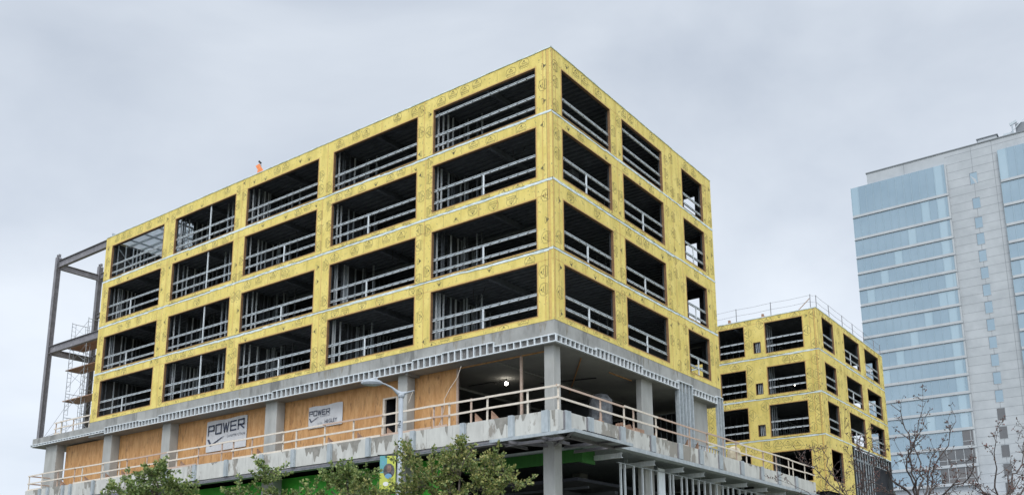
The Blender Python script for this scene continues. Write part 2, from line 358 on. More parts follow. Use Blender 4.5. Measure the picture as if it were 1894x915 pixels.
def opening(F, s0, s1, z0, z1, parent, rails, post=None, hole=True, web='galvd', depth=.13, buck='buck'):
    mb = MB(); t = .03
    F.box(mb, s0, s0+t, z0, z1, -depth, .012, buck); F.box(mb, s1-t, s1, z0, z1, -depth, .012, buck)
    F.box(mb, s0+t, s1-t, z1-t, z1, -depth, .012, buck); F.box(mb, s0+t, s1-t, z0, z0+t, -depth, .012, buck)
    o = mb.build('window_opening', parent)
    for zr in rails:
        r = MB(); h = .065; a, b = s0+t, s1-t; j0, j1 = rnd.uniform(-.02, .02), rnd.uniform(-.02, .02)
        def seg(c0, c1, d0, d1, m_='galv'):
            q0, q1 = F.P(a, zr+(c0+c1)/2+j0, (d0+d1)/2), F.P(b, zr+(c0+c1)/2+j1, (d0+d1)/2)
            r.beam(q0, q1, abs(d1-d0), abs(c1-c0), m_)
        seg(h-.012, h, -.19, -.12); seg(-h, -h+.026, -.19, -.10); seg(-h+.0265, h-.0125, -.19, -.175, web)  # web darker than the flanges, the channel's shade put into its colour
        if hole:
            n = max(2, int((b-a)/.62))
            for i in range(n):
                c = a+.3+(b-a-.3)*i/n; zz = zr+j0+(j1-j0)*(c-a)/(b-a)
                F.box(r, c-.05, c+.05, zz-.02, zz+.02, -.1749, -.171, 'gapdark'); F.box(r, c-.045, c+.045, zz-h+.002, zz-h+.022, -.0999, -.097, 'gapdark')
        r.build('safety_rail', o)
    if post is not None:
        for p, za, zb in post:
            r = MB(); F.box(r, p-.035, p+.035, za, zb, -.17, -.10, 'galv'); r.build('rail_post', o)
    return o

def deck(x0, x1, y0, y1, z, parent, pitch=.40, holes=None):
    """concrete slab over ribbed steel deck; z is the underside"""
    mb = MB(); y = y0
    prof = []
    while y < y1:
        for p, q in ((0, 0), (.14, 0), (.16, .12), (pitch-.03, .12), (pitch, 0)):
            if y+p <= y1: prof.append((y+p, z+q))
        y += pitch
    prof = [p for i, p in enumerate(prof) if i == 0 or p != prof[i-1]]
    i = mb.mi('deck')
    for j in range(len(prof)-1):
        a, b = prof[j], prof[j+1]; mb.poly([(x0, a[0], a[1]), (x0, b[0], b[1]), (x1, b[0], b[1]), (x1, a[0], a[1])], 'deck')
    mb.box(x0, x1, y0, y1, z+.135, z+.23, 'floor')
    xb = x0+4
    while xb < x1: mb.box(xb-.09, xb+.09, y0, y1, z-.30, z-.005, 'deck'); xb += 8.3
    return mb.build('floor_slab', parent)

def studs_x(mb, x0, x1, y, z0, z1, sp, m='galvd', track=True, w_=.04, d=.09):
    n = int((x1-x0)/sp)
    for i in range(n+1): mb.box(x0+i*sp-w_/2, x0+i*sp+w_/2, y-d/2, y+d/2, z0+.04, z1-.04, m)
    if track: mb.box(x0-.05, x1+.05, y-d/2-.005, y+d/2+.005, z0, z0+.04, m); mb.box(x0-.05, x1+.05, y-d/2-.005, y+d/2+.005, z1-.04, z1, m)
def studs_y(mb, y0, y1, x, z0, z1, sp, m='galvd', track=True, w_=.04, d=.09):
    n = int((y1-y0)/sp)
    for i in range(n+1): mb.box(x-d/2, x+d/2, y0+i*sp-w_/2, y0+i*sp+w_/2, z0+.04, z1-.04, m)
    if track: mb.box(x-d/2-.005, x+d/2+.005, y0-.05, y1+.05, z0, z0+.04, m); mb.box(x-d/2-.005, x+d/2+.005, y0-.05, y1+.05, z1-.04, z1, m)

# ------------------------------------------------------------------ ground
g = MB(); g.poly([(-900, -900, GZ-.15), (900, -900, GZ-.15), (900, 900, GZ-.15), (-900, 900, GZ-.15)], 'earth'); struct(g.build('ground'))
g = MB(); g.box(-120, 160, -30, -20, GZ-.148, GZ-.13, 'asphalt')
x = -118
while x < 158: g.box(x, x+3, -25.07, -24.93, GZ-.1298, GZ-.126, 'paint'); x += 9
struct(g.build('road'))
g = MB(); g.box(-120, 160, -19.9, -1, GZ-.14, GZ, 'paving'); g.box(-120, 160, -20.05, -19.9, GZ-.14, GZ+.004, 'conc'); struct(g.build('pavement'))
g = MB(); g.box(-120, 160, -40, -30.15, GZ-.14, GZ, 'paving'); g.box(-120, 160, -30.15, -30, GZ-.14, GZ+.004, 'conc'); struct(g.build('pavement'))

# ------------------------------------------------------------------ main building
main = thing('office_building_frame', (-20.8, 9.4, -1.12), 'large four-storey yellow-sheathed building frame, its corner towards the viewer, on a concrete slab', 'building')
XE, YE = -41.68, 18.81
JZ = [0, 3.6, 7.22, 10.87, 14.41]
rowsM = [(0, 3.6, .30, 3.01), (3.6, 7.22, 3.75, 6.40), (7.22, 10.87, 7.54, 10.27), (10.87, 14.41, 10.99, 13.62)]
FL, FR = Face('L', 0), Face('R', 0)
winL = [(-40.76, -33.89), (-32.49, -25.60), (-24.38, -17.40), (-16.06, -9.15), (-7.96, -.98)]
winR = [(.91, 5.72), (7.0, 11.8), (14.47, 17.42)]
facade(FL, XE, 0, rowsM, winL, main, ((-.30, -.14),))
facade(FR, 0, YE, rowsM, winR, main, ((.0, .13),))
# blind back walls, with one window column in the north wall
mb = MB(); mb.poly([(XE, YE, 0), (XE, 0, 0), (XE, 0, 14.41), (XE, YE, 14.41)], 'yellow'); mb.build('sheathing', main)
mb = MB()
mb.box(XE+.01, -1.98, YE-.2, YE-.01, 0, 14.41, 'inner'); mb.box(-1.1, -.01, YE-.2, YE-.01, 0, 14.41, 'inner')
for z0, z1, sl, hd in rowsM: mb.box(-1.98, -1.1, YE-.2, YE-.01, z0, sl+.1, 'inner'); mb.box(-1.98, -1.1, YE-.2, YE-.01, hd, z1, 'inner')
mb.build('back_wall', main)
# inner face of the two street walls (gypsum side of the piers)
mb = MB()
for F, a0, a1, wins in ((FL, XE+.25, -.25, winL), (FR, .25, YE-.25, winR)):
    for z0, z1, sl, hd in rowsM:
        xs = [a0]
        for q in wins: xs += list(q)
        xs.append(a1)
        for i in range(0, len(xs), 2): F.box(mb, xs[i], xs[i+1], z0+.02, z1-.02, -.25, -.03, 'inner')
        for q in wins:
            F.box(mb, q[0], q[1], z0+.02, sl, -.25, -.03, 'inner'); F.box(mb, q[0], q[1], hd, z1-.02, -.25, -.03, 'inner')
mb.build('inner_wall', main)
for i, z in enumerate(JZ):
    if i == 0: continue
    x0 = XE+.3
    if i == 4:
        deck(-33.4, -.26, .26, YE-.26, z-.36, main)
    else: deck(x0, -.26, .26, YE-.26, z-.36, main)
# roof end bay still open: joists under translucent sheets
mb = MB()
for i in range(11): mb.box(XE+.3, -33.4, .5+i*.9, .56+i*.9, 13.95, 14.1, 'galvd')
for i in range(5): mb.box(XE+.5+i*1.9, XE+.56+i*1.9, .3, 10, 13.83, 13.94, 'galvd')
mb.build('roof_joists', main)
mb = MB(); mb.box(XE+.3, -33.4, .3, 9.6, 14.2, 14.212, 'sheet'); mb.build('roof_sheet', main)
mb = MB(); mb.box(XE+.3, -33.4, 9.7, YE-.26, 14.05, 14.25, 'floor'); mb.build('roof_slab', main)
mb = MB(); strip(mb, FL, XE, .02, 14.43, .05, .03, 'flash', .6, .012); strip(mb, FR, -.02, YE, 14.43, .05, .03, 'flash', .6, .012)
mb.box(XE, 0.0, 0.0, .2, 14.412, 14.45, 'flash'); mb.box(-.2, 0.0, .2, YE, 14.412, 14.45, 'flash'); mb.build('parapet_cap', main)
# openings with safety rails
railz = {0: (.83, 1.46), 1: (.53+3.6, 1.22+3.6), 2: (.90+7.22, 1.58+7.22), 3: (11.47, 12.08)}
for ri, (z0, z1, sl, hd) in enumerate(rowsM):
    for wi, q in enumerate(winL):
        rz = list(railz[ri])
        post = [] if (ri == 3 or wi == 1) else [(q[0]+(q[1]-q[0])*(.5+.06*((ri*3+wi) % 3-1)), sl+.04, rz[1]-.02)]
        if ri == 3 and wi == 4: rz.append(13.28)
        if wi == 1: post = [(q[0]+4.0, sl+.04, hd-.04)]
        opening(FL, *q, sl, hd, main, rz, post)
    for wi, q in enumerate(winR):
        rz = list(railz[ri]); post = [] if ri == 3 else [(q[0]+(q[1]-q[0])*.5, sl+.04, rz[1]-.02)]
        if ri == 3 and wi == 1: rz.append(13.15)
        opening(FR, *q, sl, hd, main, rz, post)
# interior stud partitions and dark core walls added to block light, per storey
for ri, (z0, z1, sl, hd) in enumerate(rowsM):
    zt = z1-.36; zf = z0
    mb = MB()
    for wi, q in enumerate(winL):
        x = q[0]-.12; yy = .55
        while yy < (5.4 if wi else 3.2):
            near = yy < 2.4; mb.box(x-.045, x+.045, yy-.03, yy+.03, zf+.04, zt-.04, 'galv' if near and rnd.random() < .6 else ('galvd' if rnd.random() < .5 else 'studdark'))  # studs near the window lighter, deeper ones darker: light falloff painted in
            yy += rnd.choice((.15, .3, .41, .6))
        mb.box(x-.05, x+.05, .5, 5.6, zt-.04, zt, 'studdark'); mb.box(x-.16, x-.10, 1.6, 5.6, zf, zt, 'inner')
        if wi == 1:
            for c in (4.35, 4.85, 5.5, 6.1, 6.6): mb.box(q[0]+c-.035, q[0]+c+.035, 1.2, 1.3, zf, zt, 'galvd')
            for c in (.5, .75, 1.5, 2.0, 2.9): mb.box(q[0]+c-.03, q[0]+c+.03, 2.2, 2.3, zf, zt, 'galvd' if c < .6 else 'studdark')
        elif wi > 1:
            for c in (.25, .45, 1.15, 1.5, 2.3)[:3+wi % 3]: mb.box(q[0]+c-.03, q[0]+c+.03, 2.4, 2.5, zf, zt, 'galvd' if rnd.random() < .5 else 'studdark')
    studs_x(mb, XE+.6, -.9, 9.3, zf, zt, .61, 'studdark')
    mb.build('stud_wall', main)
    mb = MB(); mb.box(XE+.6, -11, 9.5, 9.7, zf, zt, 'inner'); mb.box(-11.2, -11, 9.7, YE-.3, zf, zt, 'inner')
    mb.box(-3.4, -3.2, 13.0, YE-.3, zf, zt, 'inner'); mb.box(XE+.5, XE+.6, .3, 9, zf, zt, 'floor'); mb.build('drywall', main)
mb = MB(); studs_y(mb, .6, 9, XE+.7, 10.87, 14.0, .6, 'galvd'); mb.box(XE+.5, XE+.62, .3, 9, 10.9, 14.0, 'floor'); mb.beam((XE+.75, .6, 13.6), (XE+.75, 3.4, 11), .06, .06, 'galvd'); mb.build('stud_wall', main)
# transfer slab
mb = MB(); mb.box(XE, -.012, .012, YE, -1.12, -.003, 'conc'); mb.box(-50.1, XE-.004, .012, 6.5, -1.0, -.31, 'conc')
# form joints and water stains that run down the slab edge
for F, a0, a1 in ((FL, XE, 0), (FR, 0, YE)):
    a = a0+2.4
    while a < a1-.5: F.quad(mb, a-.012, a+.012, -1.1, -.02, 'drip', -.008); a += 2.44
for F, a, wd, n in ((FL, -1.0, 1.2, 6), (FL, -3.9, 1.5, 5), (FL, -15.6, 2.3, 7), (FL, -32.4, 1.4, 5), (FR, .9, .5, 2), (FR, 8.2, 2.2, 8), (FR, 12.6, .8, 3), (FL, -24, .5, 2), (FL, -6.2, .5, 2)):
    for i in range(n):
        c = a+rnd.uniform(-wd/2, wd/2); ln = rnd.uniform(.2, .62); h = rnd.uniform(.05, .16)
        pts = [(c-h, -.01), (c-h*.5, -ln*.6), (c-.02, -ln), (c+.03, -ln), (c+h*.6, -ln*.55), (c+h, -.01)]
        mb.poly([F.P(p, q, -.0085+.0004*i) for p, q in pts], 'drip')
mb.build('transfer_slab', main)
# metal track that runs along the bottom of the slab edge, made of stepped lengths
def ladder_band(F, a0, a1, zb, zt, parent, sp=.41, slope=0):
    mb = MB(); t = .045
    def B(p0, p1, q0, q1, d0, d1, m): F.box(mb, p0, p1, q0, q1, d0, d1, m)
    B(a0, a1, zb, zb+t, -.008, .14, 'galv'); B(a0, a1, zt-t, zt, -.008, .14, 'galv')
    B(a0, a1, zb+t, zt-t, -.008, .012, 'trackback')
    n = max(1, int(round((a1-a0)/sp)))
    for i in range(n+1):
        c = a0+(a1-a0)*i/n; B(max(a0, c-.025), min(a1, c+.025), zb+t, zt-t, .0125, .135, 'galv')
    return mb.build('soffit_track', parent)
segs = [(-50.1, -39.3, -.98, -.80), (-39.3, -34.9, -1.12, -.64), (-34.9, -32.6, -1.12, -.72), (-32.6, -23.8, -1.12, -.60), (-23.8, -20.6, -1.14, -.70), (-20.6, -15.6, -1.14, -.62), (-15.6, -9.1, -1.14, -.66),
        (-9.1, -7.0, -1.14, -.57), (-7.0, -3.6, -1.14, -.53), (-3.6, .14, -1.14, -.75)]
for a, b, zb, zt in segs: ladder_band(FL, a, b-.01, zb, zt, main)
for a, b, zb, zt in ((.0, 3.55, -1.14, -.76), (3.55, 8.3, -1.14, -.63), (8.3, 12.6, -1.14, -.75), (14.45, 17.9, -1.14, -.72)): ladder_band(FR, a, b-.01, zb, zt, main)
# soffit underside sheet and its joints
mb = MB(); mb.box(XE, -.03, .03, YE, -1.128, -1.122, 'soffit'); mb.box(-50, XE, .03, 6.4, -1.01, -1.002, 'soffit')
mb.box(-9.8, -9.6, .1, YE, -1.25, -1.13, 'soffit'); mb.box(-4.6, -4.45, 1.2, 14, -1.19, -1.13, 'soffit')
mb.beam((-.6, 3.2, -1.16), (-5.5, 9.5, -1.16), .05, .05, 'osb'); mb.beam((-1.0, 6.6, -1.16), (-1.0, 9.0, -1.16), .05, .05, 'osb'); mb.beam((-2.2, 7.2, -1.16), (-5.4, 6.4, -1.16), .07, .05, 'dark')
mb.build('soffit', main)
# columns under the slab
colsp = [(-48.6, -46.9, .35, 1.0, -1.0), (-40.17, -39.1, .35, 1.0, -1.12), (-32.76, -31.8, .35, 1.0, -1.12), (-21.8, -20.7, .35, .98, -1.12), (-10.6, -9.9, .35, .98, -1.12), (-.86, -.30, .30, .9, -1.12),
         (-.75, -.38, 9.0, 10.25, -1.12), (-1.0, -.5, 15.2, 17.7, -1.12), (-9.0, -8.4, 9, 9.6, -1.12), (-17.5, -16.9, 9, 9.6, -1.12)]
for x0, x1, y0, y1, zt in colsp:
    mb = MB(); c = .03; mb.prism([(x0+c, y0), (x1-c, y0), (x1, y0+c), (x1, y1-c), (x1-c, y1), (x0+c, y1), (x0, y1-c), (x0, y0+c)], 'z', -4.72, zt-.006, 'column'); mb.build('column', main)

# ------------------------------------------------------------------ podium building
pod = thing('podium_building', (-22, 10, GZ), 'stained pale concrete podium with balcony and dark ground floor beneath the big yellow frame', 'building')
PX, PY = 1.0, -1.3
mb = MB()
mb.box(-47.6, PX-.01, PY+.01, 33.0, -5.3, -4.73, 'floor')
a = -47.6; k = 0
seam = [-47.6, -43.6, -39.0, -34.5, -30.6, -27.3, -24.6, -21.2, -18.2, -15.3, -12.8, -10.3, -8.3, -6.9, -5.2, -3.3, -1.9, PX]
for a, b in zip(seam[:-1], seam[1:]): mb.box(a+.006, b-.006, PY, PY+.28, -5.70, -4.72, 'podium')
seam = [PY+.28, 1.9, 4.2, 6.7, 9.2, 11.8, 14.4, 17.2, 20.4, 23.6, 26.8, 30, 33]
for a, b in zip(seam[:-1], seam[1:]): mb.box(PX-.28, PX, a+.006, b-.006, -5.58, -4.72, 'podium')
# stains: poured patches with ragged lower edges
PL_, PR_ = Face('L', PY), Face('R', PX)
pcount = [0]
def patch(F, a, wd, top, ln, m='drip'):
    pcount[0] += 1; dp = .0015+.0004*(pcount[0] % 12)
    n = max(6, int(wd/.035)); f1, f2, p1, p2 = rnd.uniform(5, 9), rnd.uniform(14, 24), rnd.uniform(0, 6), rnd.uniform(0, 6)
    lower = []
    for i in range(n+1):
        u = i/n; x = a-wd/2+wd*u; e = min(1, u*6, (1-u)*6)
        l = ln*e*(.55+.28*math.sin(f1*x+p1)+.17*math.sin(f2*x+p2)); lower.append((x, top-max(.01, l)))
    for i in range(n):
        (x0, y0), (x1, y1) = lower[i], lower[i+1]; mb.poly([F.P(p, q, dp) for p, q in ((x0, y0), (x1, y1), (x1, top), (x0, top))], m)
for a, wd, ln in ((-12.7, 1.5, .62), (-11.9, .7, .9), (-10.0, 1.4, .85), (-9.5, .6, .5), (-15.2, 1.6, .9), (-7.2, .25, .5), (-5.6, .2, .6), (-4.4, .3, .3), (-2.0, 1.4, .85), (-1.4, .5, .9), (-.9, .3, .4), (.2, .25, .6), (.75, .22, .8),
                  (-17.5, .3, .4), (-22, .2, .5), (-24.2, .7, .22), (-29.3, .9, .8), (-31.5, .7, .6), (-34, 1.2, .7), (-38.4, 1.6, .8), (-43, 1.2, .8), (-46, .8, .7)): patch(PL_, a, wd, -4.725, ln)
for a, wd, ln in ((.8, .2, .6), (3.3, .8, .75), (4.7, .8, .75), (7.0, .3, .3), (8.8, .6, .75), (9.9, .4, .7), (10.9, .3, .5), (13.6, .3, .2), (15.2, .2, .5), (20.5, .7, .2), (24.0, .2, .3)): patch(PR_, a, wd, -4.725, ln)
mb.build('balcony_slab', pod)
for x in (-45.25, -44.07, -41.92, -40.88, -37.85, -29.04, -26.1, -22.92, -19.64, -16.85, -13.85, -10.9, -7.74, -4.45, -1.53, .43):
    mb = MB(); wd = .22 if x < .4 else .28; mb.box(x-wd, x+wd*.3, PY-.10, PY-.004, -5.70, -4.70, 'plate'); mb.box(x+wd*.3, x+wd*.35+.05, PY-.05, PY-.004, -5.70, -4.74, 'plate'); mb.build('embed_plate', pod)
for y in (-.57, 1.36, 4.34, 7.49, 10.62, 13.25, 15.92, 19.13, 22.42, 25.44, 28.79):
    mb = MB(); mb.box(PX+.004, PX+.10, y-.24, y+.20, -5.58, -4.70, 'plate'); mb.box(PX+.004, PX+.05, y-.32, y-.24, -5.58, -4.74, 'primer'); mb.build('embed_plate', pod)
# steel angle under the edge
mb = MB(); mb.box(-47.6, -2.3, PY-.12, PY+.3, -5.96, -5.93, 'primer'); mb.box(-47.6, -2.3, PY+.05, PY+.10, -5.93, -5.72, 'primer'); mb.box(-47.6, -2.3, PY-.12, PY-.10, -5.93, -5.86, 'studdark'); mb.build('steel_angle', pod)
mb = MB(); mb.box(PX-.2, PX+.25, 3.0, 33, -5.86, -5.83, 'plate'); mb.box(PX+.23, PX+.25, 3.0, 33, -5.83, -5.66, 'plate'); mb.box(PX+.0, PX+.04, 3.0, 33, -5.83, -5.585, 'primer'); mb.build('steel_angle', pod)
# corner canopy
mb = MB(); mb.box(-2.24, 2.40, -2.14, -2.06, -6.02, -5.88, 'plate'); mb.box(2.32, 2.40, -2.06, 2.95, -6.02, -5.88, 'plate')
mb.box(-2.24, 2.32, -2.06, -1.42, -5.90, -5.885, 'galvd'); mb.box(1.27, 2.32, -1.42, 2.95, -5.90, -5.885, 'galvd')
i = 0
y = -1.3
while y < 1.4: mb.box(2.25, 2.39, y, y+.09, -5.88, -5.82, 'gapdark'); y += .19
can = mb.build('corner_canopy', pod)
for a, b in (((-2.1, -2.0, -6.0), (-2.1, .6, -6.0)), ((.2, -2.0, -6.0), (.2, .8, -6.0)), ((2.2, -2.0, -6.05), (-.6, .6, -6.05)), ((-2.2, -1.0, -6.06), (1.5, -1.0, -6.06)), ((1.4, -1.9, -6.05), (1.4, 2.9, -6.05)), ((2.3, 1.4, -6.0), (-.5, 1.4, -6.0)), ((2.3, 2.85, -6.0), (-.9, 2.85, -6.0)), ((-2.1, -2.0, -6.0), (-.7, .3, -6.05))):
    mb = MB(); a = Vector(a); b = Vector(b)
    mb.beam(a, b, .14, .02, 'primer'); mb.beam(a+Vector((0, 0, .075)), b+Vector((0, 0, .075)), .02, .13, 'primer'); mb.build('canopy_beam', can)
# ribbed metal deck under the right side
mb = MB(); y = 3.0; prof = []
while y < 33: prof += [(y, -5.62), (y+.1, -5.62), (y+.14, -5.70), (y+.26, -5.70)]; y += .3
for j in range(len(prof)-1): a, b = prof[j], prof[j+1]; mb.poly([(-12, a[0], a[1]), (-12, b[0], b[1]), (PX-.28, b[0], b[1]), (PX-.28, a[0], a[1])], 'galvd')
mb.build('metal_deck', pod)
for y in (4.55, 7.95, 11.3, 13.95, 16.9, 20.2, 23.6, 27):
    mb = MB(); mb.box(-1.3, .84, y-.07, y+.07, -6.20, -6.17, 'galv'); mb.box(-1.3, .84, y-.07, y-.05, -6.17, -5.98, 'galv'); mb.box(-1.3, .84, y-.07, y+.07, -5.98, -5.95, 'galv'); mb.box(-1.0, -.8, y-.05, y+.05, -5.95, -5.71, 'galvd'); mb.build('outrigger_bracket', pod)
# stud wall of the ground floor, right side
mb = MB()
for y in (5.87, 6.29, 7.23, 8.15, 9.1): mb.box(-.10, .0, y-.035, y+.035, GZ, -6.25, 'galv')
mb.box(-.10, .0, 9.9, 10.65, GZ, -6.05, 'galv'); mb.box(-.09, -.01, 5.9, 10.6, -8.3, -8.24, 'galvd')
for y in (11.3, 11.7, 12.75, 13.4, 14.2, 15.0, 15.8, 16.6, 17.5, 18.4, 19.2, 20.0, 21, 22, 23, 24, 25.5, 27): mb.box(-.10, .0, y-.04, y+.04, GZ, -6.25, 'galv')
mb.box(-.13, .0, 5.6, 28, -6.249, -6.21, 'galvd'); mb.build('stud_wall', pod)
# ground floor columns
for x0, x1, y0, y1 in ((-.98, -.32, .30, .95), (-.8, -.3, 9.0, 10.0), (-10.6, -9.9, .35, 1.0), (-21.8, -20.7, .35, 1.0), (-32.8, -31.8, .35, 1.0), (-40.2, -39.1, .35, 1.0), (-46.9, -46.2, .35, 1.0), (-7.6, -7.0, 5.5, 6.1), (-6.4, -5.8, 11, 11.8), (-1.3, -.6, 18.5, 19.4), (-1.3, -.6, 27, 28)):
    mb = MB(); c = .03; mb.prism([(x0+c, y0), (x1-c, y0), (x1, y0+c), (x1, y1-c), (x1-c, y1), (x0+c, y1), (x0, y1-c), (x0, y0+c)], 'z', GZ, -5.31 if y0 < 2.9 else -5.71, 'column'); mb.build('column', pod)
# green sheathing walls
mb = MB()
def gwall(x0, x1, z0, z1): mb.box(x0, x1, 1.5, 1.62, z0, z1, 'green')
gwall(-46, -15.2, GZ, -5.72); gwall(-13.9, -11.3, GZ, -6.0); gwall(-11.3, -8.4, GZ, -5.72); gwall(-15.2, -13.9, GZ, -8.6); gwall(-15.2, -13.9, -6.6, -5.72); gwall(-13.9, -11.3, -6.0, -5.72) if False else None
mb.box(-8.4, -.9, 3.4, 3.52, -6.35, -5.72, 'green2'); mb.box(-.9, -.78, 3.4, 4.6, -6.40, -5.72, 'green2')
for c, z in ((-16.6, -7.2), (-12.6, -6.9), (-18.9, -7.5), (-23, -7.6), (-27, -8)):
    mb.poly([(c-.22, 1.495, z+.12), (c, 1.495, z-.02), (c+.22, 1.495, z+.16), (c+.2, 1.495, z-.12), (c, 1.495, z-.18), (c-.2, 1.495, z-.1)], 'greend')
mb.build('green_sheathing', pod)
mb = MB()
for x in (-15.3, -14.55, -13.85, -11.35): mb.box(x-.09, x+.09, 1.30, 1.48, GZ, -5.97, 'galvd')
mb.box(-15.2, -13.9, 1.9, 2.0, GZ, -5.8, 'dark'); mb.build('window_frame', pod)
# dark interior shell of the ground floor
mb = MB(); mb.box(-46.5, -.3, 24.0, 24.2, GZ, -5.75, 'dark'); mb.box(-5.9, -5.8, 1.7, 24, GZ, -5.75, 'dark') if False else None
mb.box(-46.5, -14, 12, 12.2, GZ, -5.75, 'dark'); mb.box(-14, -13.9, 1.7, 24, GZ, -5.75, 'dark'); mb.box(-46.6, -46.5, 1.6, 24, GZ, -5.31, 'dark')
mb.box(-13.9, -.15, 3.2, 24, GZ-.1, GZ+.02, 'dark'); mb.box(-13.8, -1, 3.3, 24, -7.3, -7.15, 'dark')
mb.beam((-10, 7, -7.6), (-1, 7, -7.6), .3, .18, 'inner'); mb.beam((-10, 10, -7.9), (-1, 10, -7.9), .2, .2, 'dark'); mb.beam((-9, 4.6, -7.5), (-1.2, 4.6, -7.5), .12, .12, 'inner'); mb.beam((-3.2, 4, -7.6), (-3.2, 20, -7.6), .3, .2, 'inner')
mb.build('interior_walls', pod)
# enclosure of the first podium storey
mb = MB()
seamx = [-46.7, -44.2, -41.8, -39.3, -36.9, -34.4, -32.0, -29.6, -27.1, -24.7, -22.2, -19.8, -17.3, -14.9, -12.35]
for a, b in zip(seamx[:-1], seamx[1:]): mb.box(a+.004, b-.004, 1.0, 1.05+rnd.uniform(0, .006), -4.72, -1.13, 'osb')
mb.box(-11.24, -9.1, 1.0, 1.05, -4.72, -1.13, 'osb'); mb.box(-9.09, -6.95, 1.0, 1.05, -4.72, -1.13, 'osb'); mb.box(-12.35, -11.24, 1.0, 1.05, -2.02, -1.13, 'osb')
mb.box(-46.7, -46.65, 1.05, 6, -4.72, -1.13, 'osb'); mb.build('plywood_wall', pod)
mb = MB(); mb.box(-12.35, -12.2, .99, 1.12, -4.72, -2.02, 'lumber'); mb.box(-11.34, -11.24, .99, 1.12, -4.72, -2.02, 'lumber'); mb.box(-12.2, -11.34, .99, 1.12, -2.1, -2.02, 'lumber'); mb.build('door_frame', pod)
mb = MB(); mb.box(-12.3, -11.3, 2.2, 2.3, -4.72, -1.2, 'dark'); mb.box(-12.4, -12.3, 1.15, 2.3, -4.72, -1.2, 'dark'); mb.box(-11.3, -11.2, 1.15, 2.3, -4.72, -1.2, 'dark'); mb.build('doorway', pod)
mb = MB(); mb.box(-6.95, -6.85, .97, 1.07, -4.72, -1.13, 'lumber2'); mb.box(-2.80, -2.68, .97, 1.07, -4.72, -1.13, 'lumber2'); mb.box(-6.85, -.9, .99, 1.05, -1.19, -1.13, 'osb'); mb.build('timber_post', pod)
mb = MB(); mb.box(-14.1, -14, 1.2, YE, -4.72, -1.26, 'inner'); mb.box(-14, -.9, 18.4, 18.5, -4.72, -1.26, 'inner'); studs_x(mb, -13.5, -1.2, 18.2, -4.72, -1.26, .41); mb.box(-8.6, -5.2, 11, 11.1, -4.72, -1.26, 'inner')
mb.build('back_wall', pod)
# full-height studs near the right end of the slab (below the last window)
mb = MB()
for y, z in ((12.66, -.62), (13.05, -.66), (13.5, -.66), (13.95, -.66), (14.36, -.66)): mb.box(-.15, -.02, y-.05, y+.05, -4.72, -1.15, 'galvd'); 
for y in (12.62, 14.4, 17.95, 18.35, 18.75): mb.box(-.02, .13, y-.05, y+.05, -4.72, -.64, 'galvd')
for y in (13.1, 13.55, 14.0): mb.box(-.012, .10, y-.05, y+.05, -4.72, -.66, 'galvd')
mb.box(-.012, .14, 12.56, 14.46, -.64, -.59, 'galv'); mb.box(-.012, .14, 17.9, 18.81, -.64, -.59, 'galv')
for i in range(8): mb.box(-.012, .08, 14.75+i*.4, 14.8+i*.4, -4.72, -4.1, 'galv')
mb.box(-.012, .09, 14.5, 17.9, -4.10, -4.05, 'galvd'); mb.build('stud_wall', pod)

# ------------------------------------------------------------------ wing building
wing = thing('wing_building_frame', (-10, 49, -4.7), 'smaller yellow-sheathed building wing farther back on the right with wire safety line around its roof', 'building')
WX, WY, WYE = .05, 39.18, 59.4
WL, WR = Face('L', WY), Face('R', WX)
rowsW = [(-4.7, 0, -3.75, -1.12), (0, 3.6, .24, 3.0), (3.6, 7.25, 3.92, 6.38), (7.25, 10.87, 7.62, 10.36)]
wl = [(-8.9, -6.5), (-4.56, -1.20)]
sml = [(-5.68, -5.0, z+.0, z+1.0) for z in (.38, 4.05, 7.75)]
facade(WL, -20, WX, rowsW, [(-18, -14), (-13, -10.5)]+wl, wing, ((-.22, -.08),), 1.25, smalls=sml, ms=1.12, tm=HEXMARK2)
wr = [(40.5, 43.5), (46.5, 51.2), (53.0, 57.8)]
facade(WR, WY, WYE, rowsW[1:], wr, wing, ((39.18, 39.3),), .6, ms=1.0, tm=HEXMARK2)
facade(WR, WY, 46.4, rowsW[:1]+[], [wr[0]], wing, ((39.18, 39.3),), .8, ms=1.0, tm=HEXMARK2)
mb = MB(); strip(mb, WR, WY, WYE, 0, .10, .014, 'flash'); mb.build('flashing', wing)
for ri, (z0, z1, sl, hd) in enumerate(rowsW):
    rz = (sl+.62, sl+1.3) if ri else ()
    for q in wl: opening(WL, *q, sl, hd, wing, rz, None, True, 'galv')
    for wi, q in enumerate(wr):
        if ri == 0 and wi > 0: continue
        opening(WR, *q, sl, hd, wing, rz, [(q[0]+.45*(q[1]-q[0]), sl+.04, sl+1.3)] if wi else None, True)
for q in sml:
    o = opening(WL, *q, wing, (), None); mb = MB()
    for c in (q[0]+.2, q[0]+.36, q[0]+.52): mb.box(c-.03, c+.03, WY+.13, WY+.2, q[2]+.045, q[3]-.045, 'galvd')
    mb.build('stud', o)
for z in (3.6, 7.25, 10.87): deck(-19.7, WX-.28, WY+.28, WYE-.3, z-.36, wing)
deck(-19.7, WX-.28, WY+.28, WYE-.3, -.36, wing)
mb = MB()
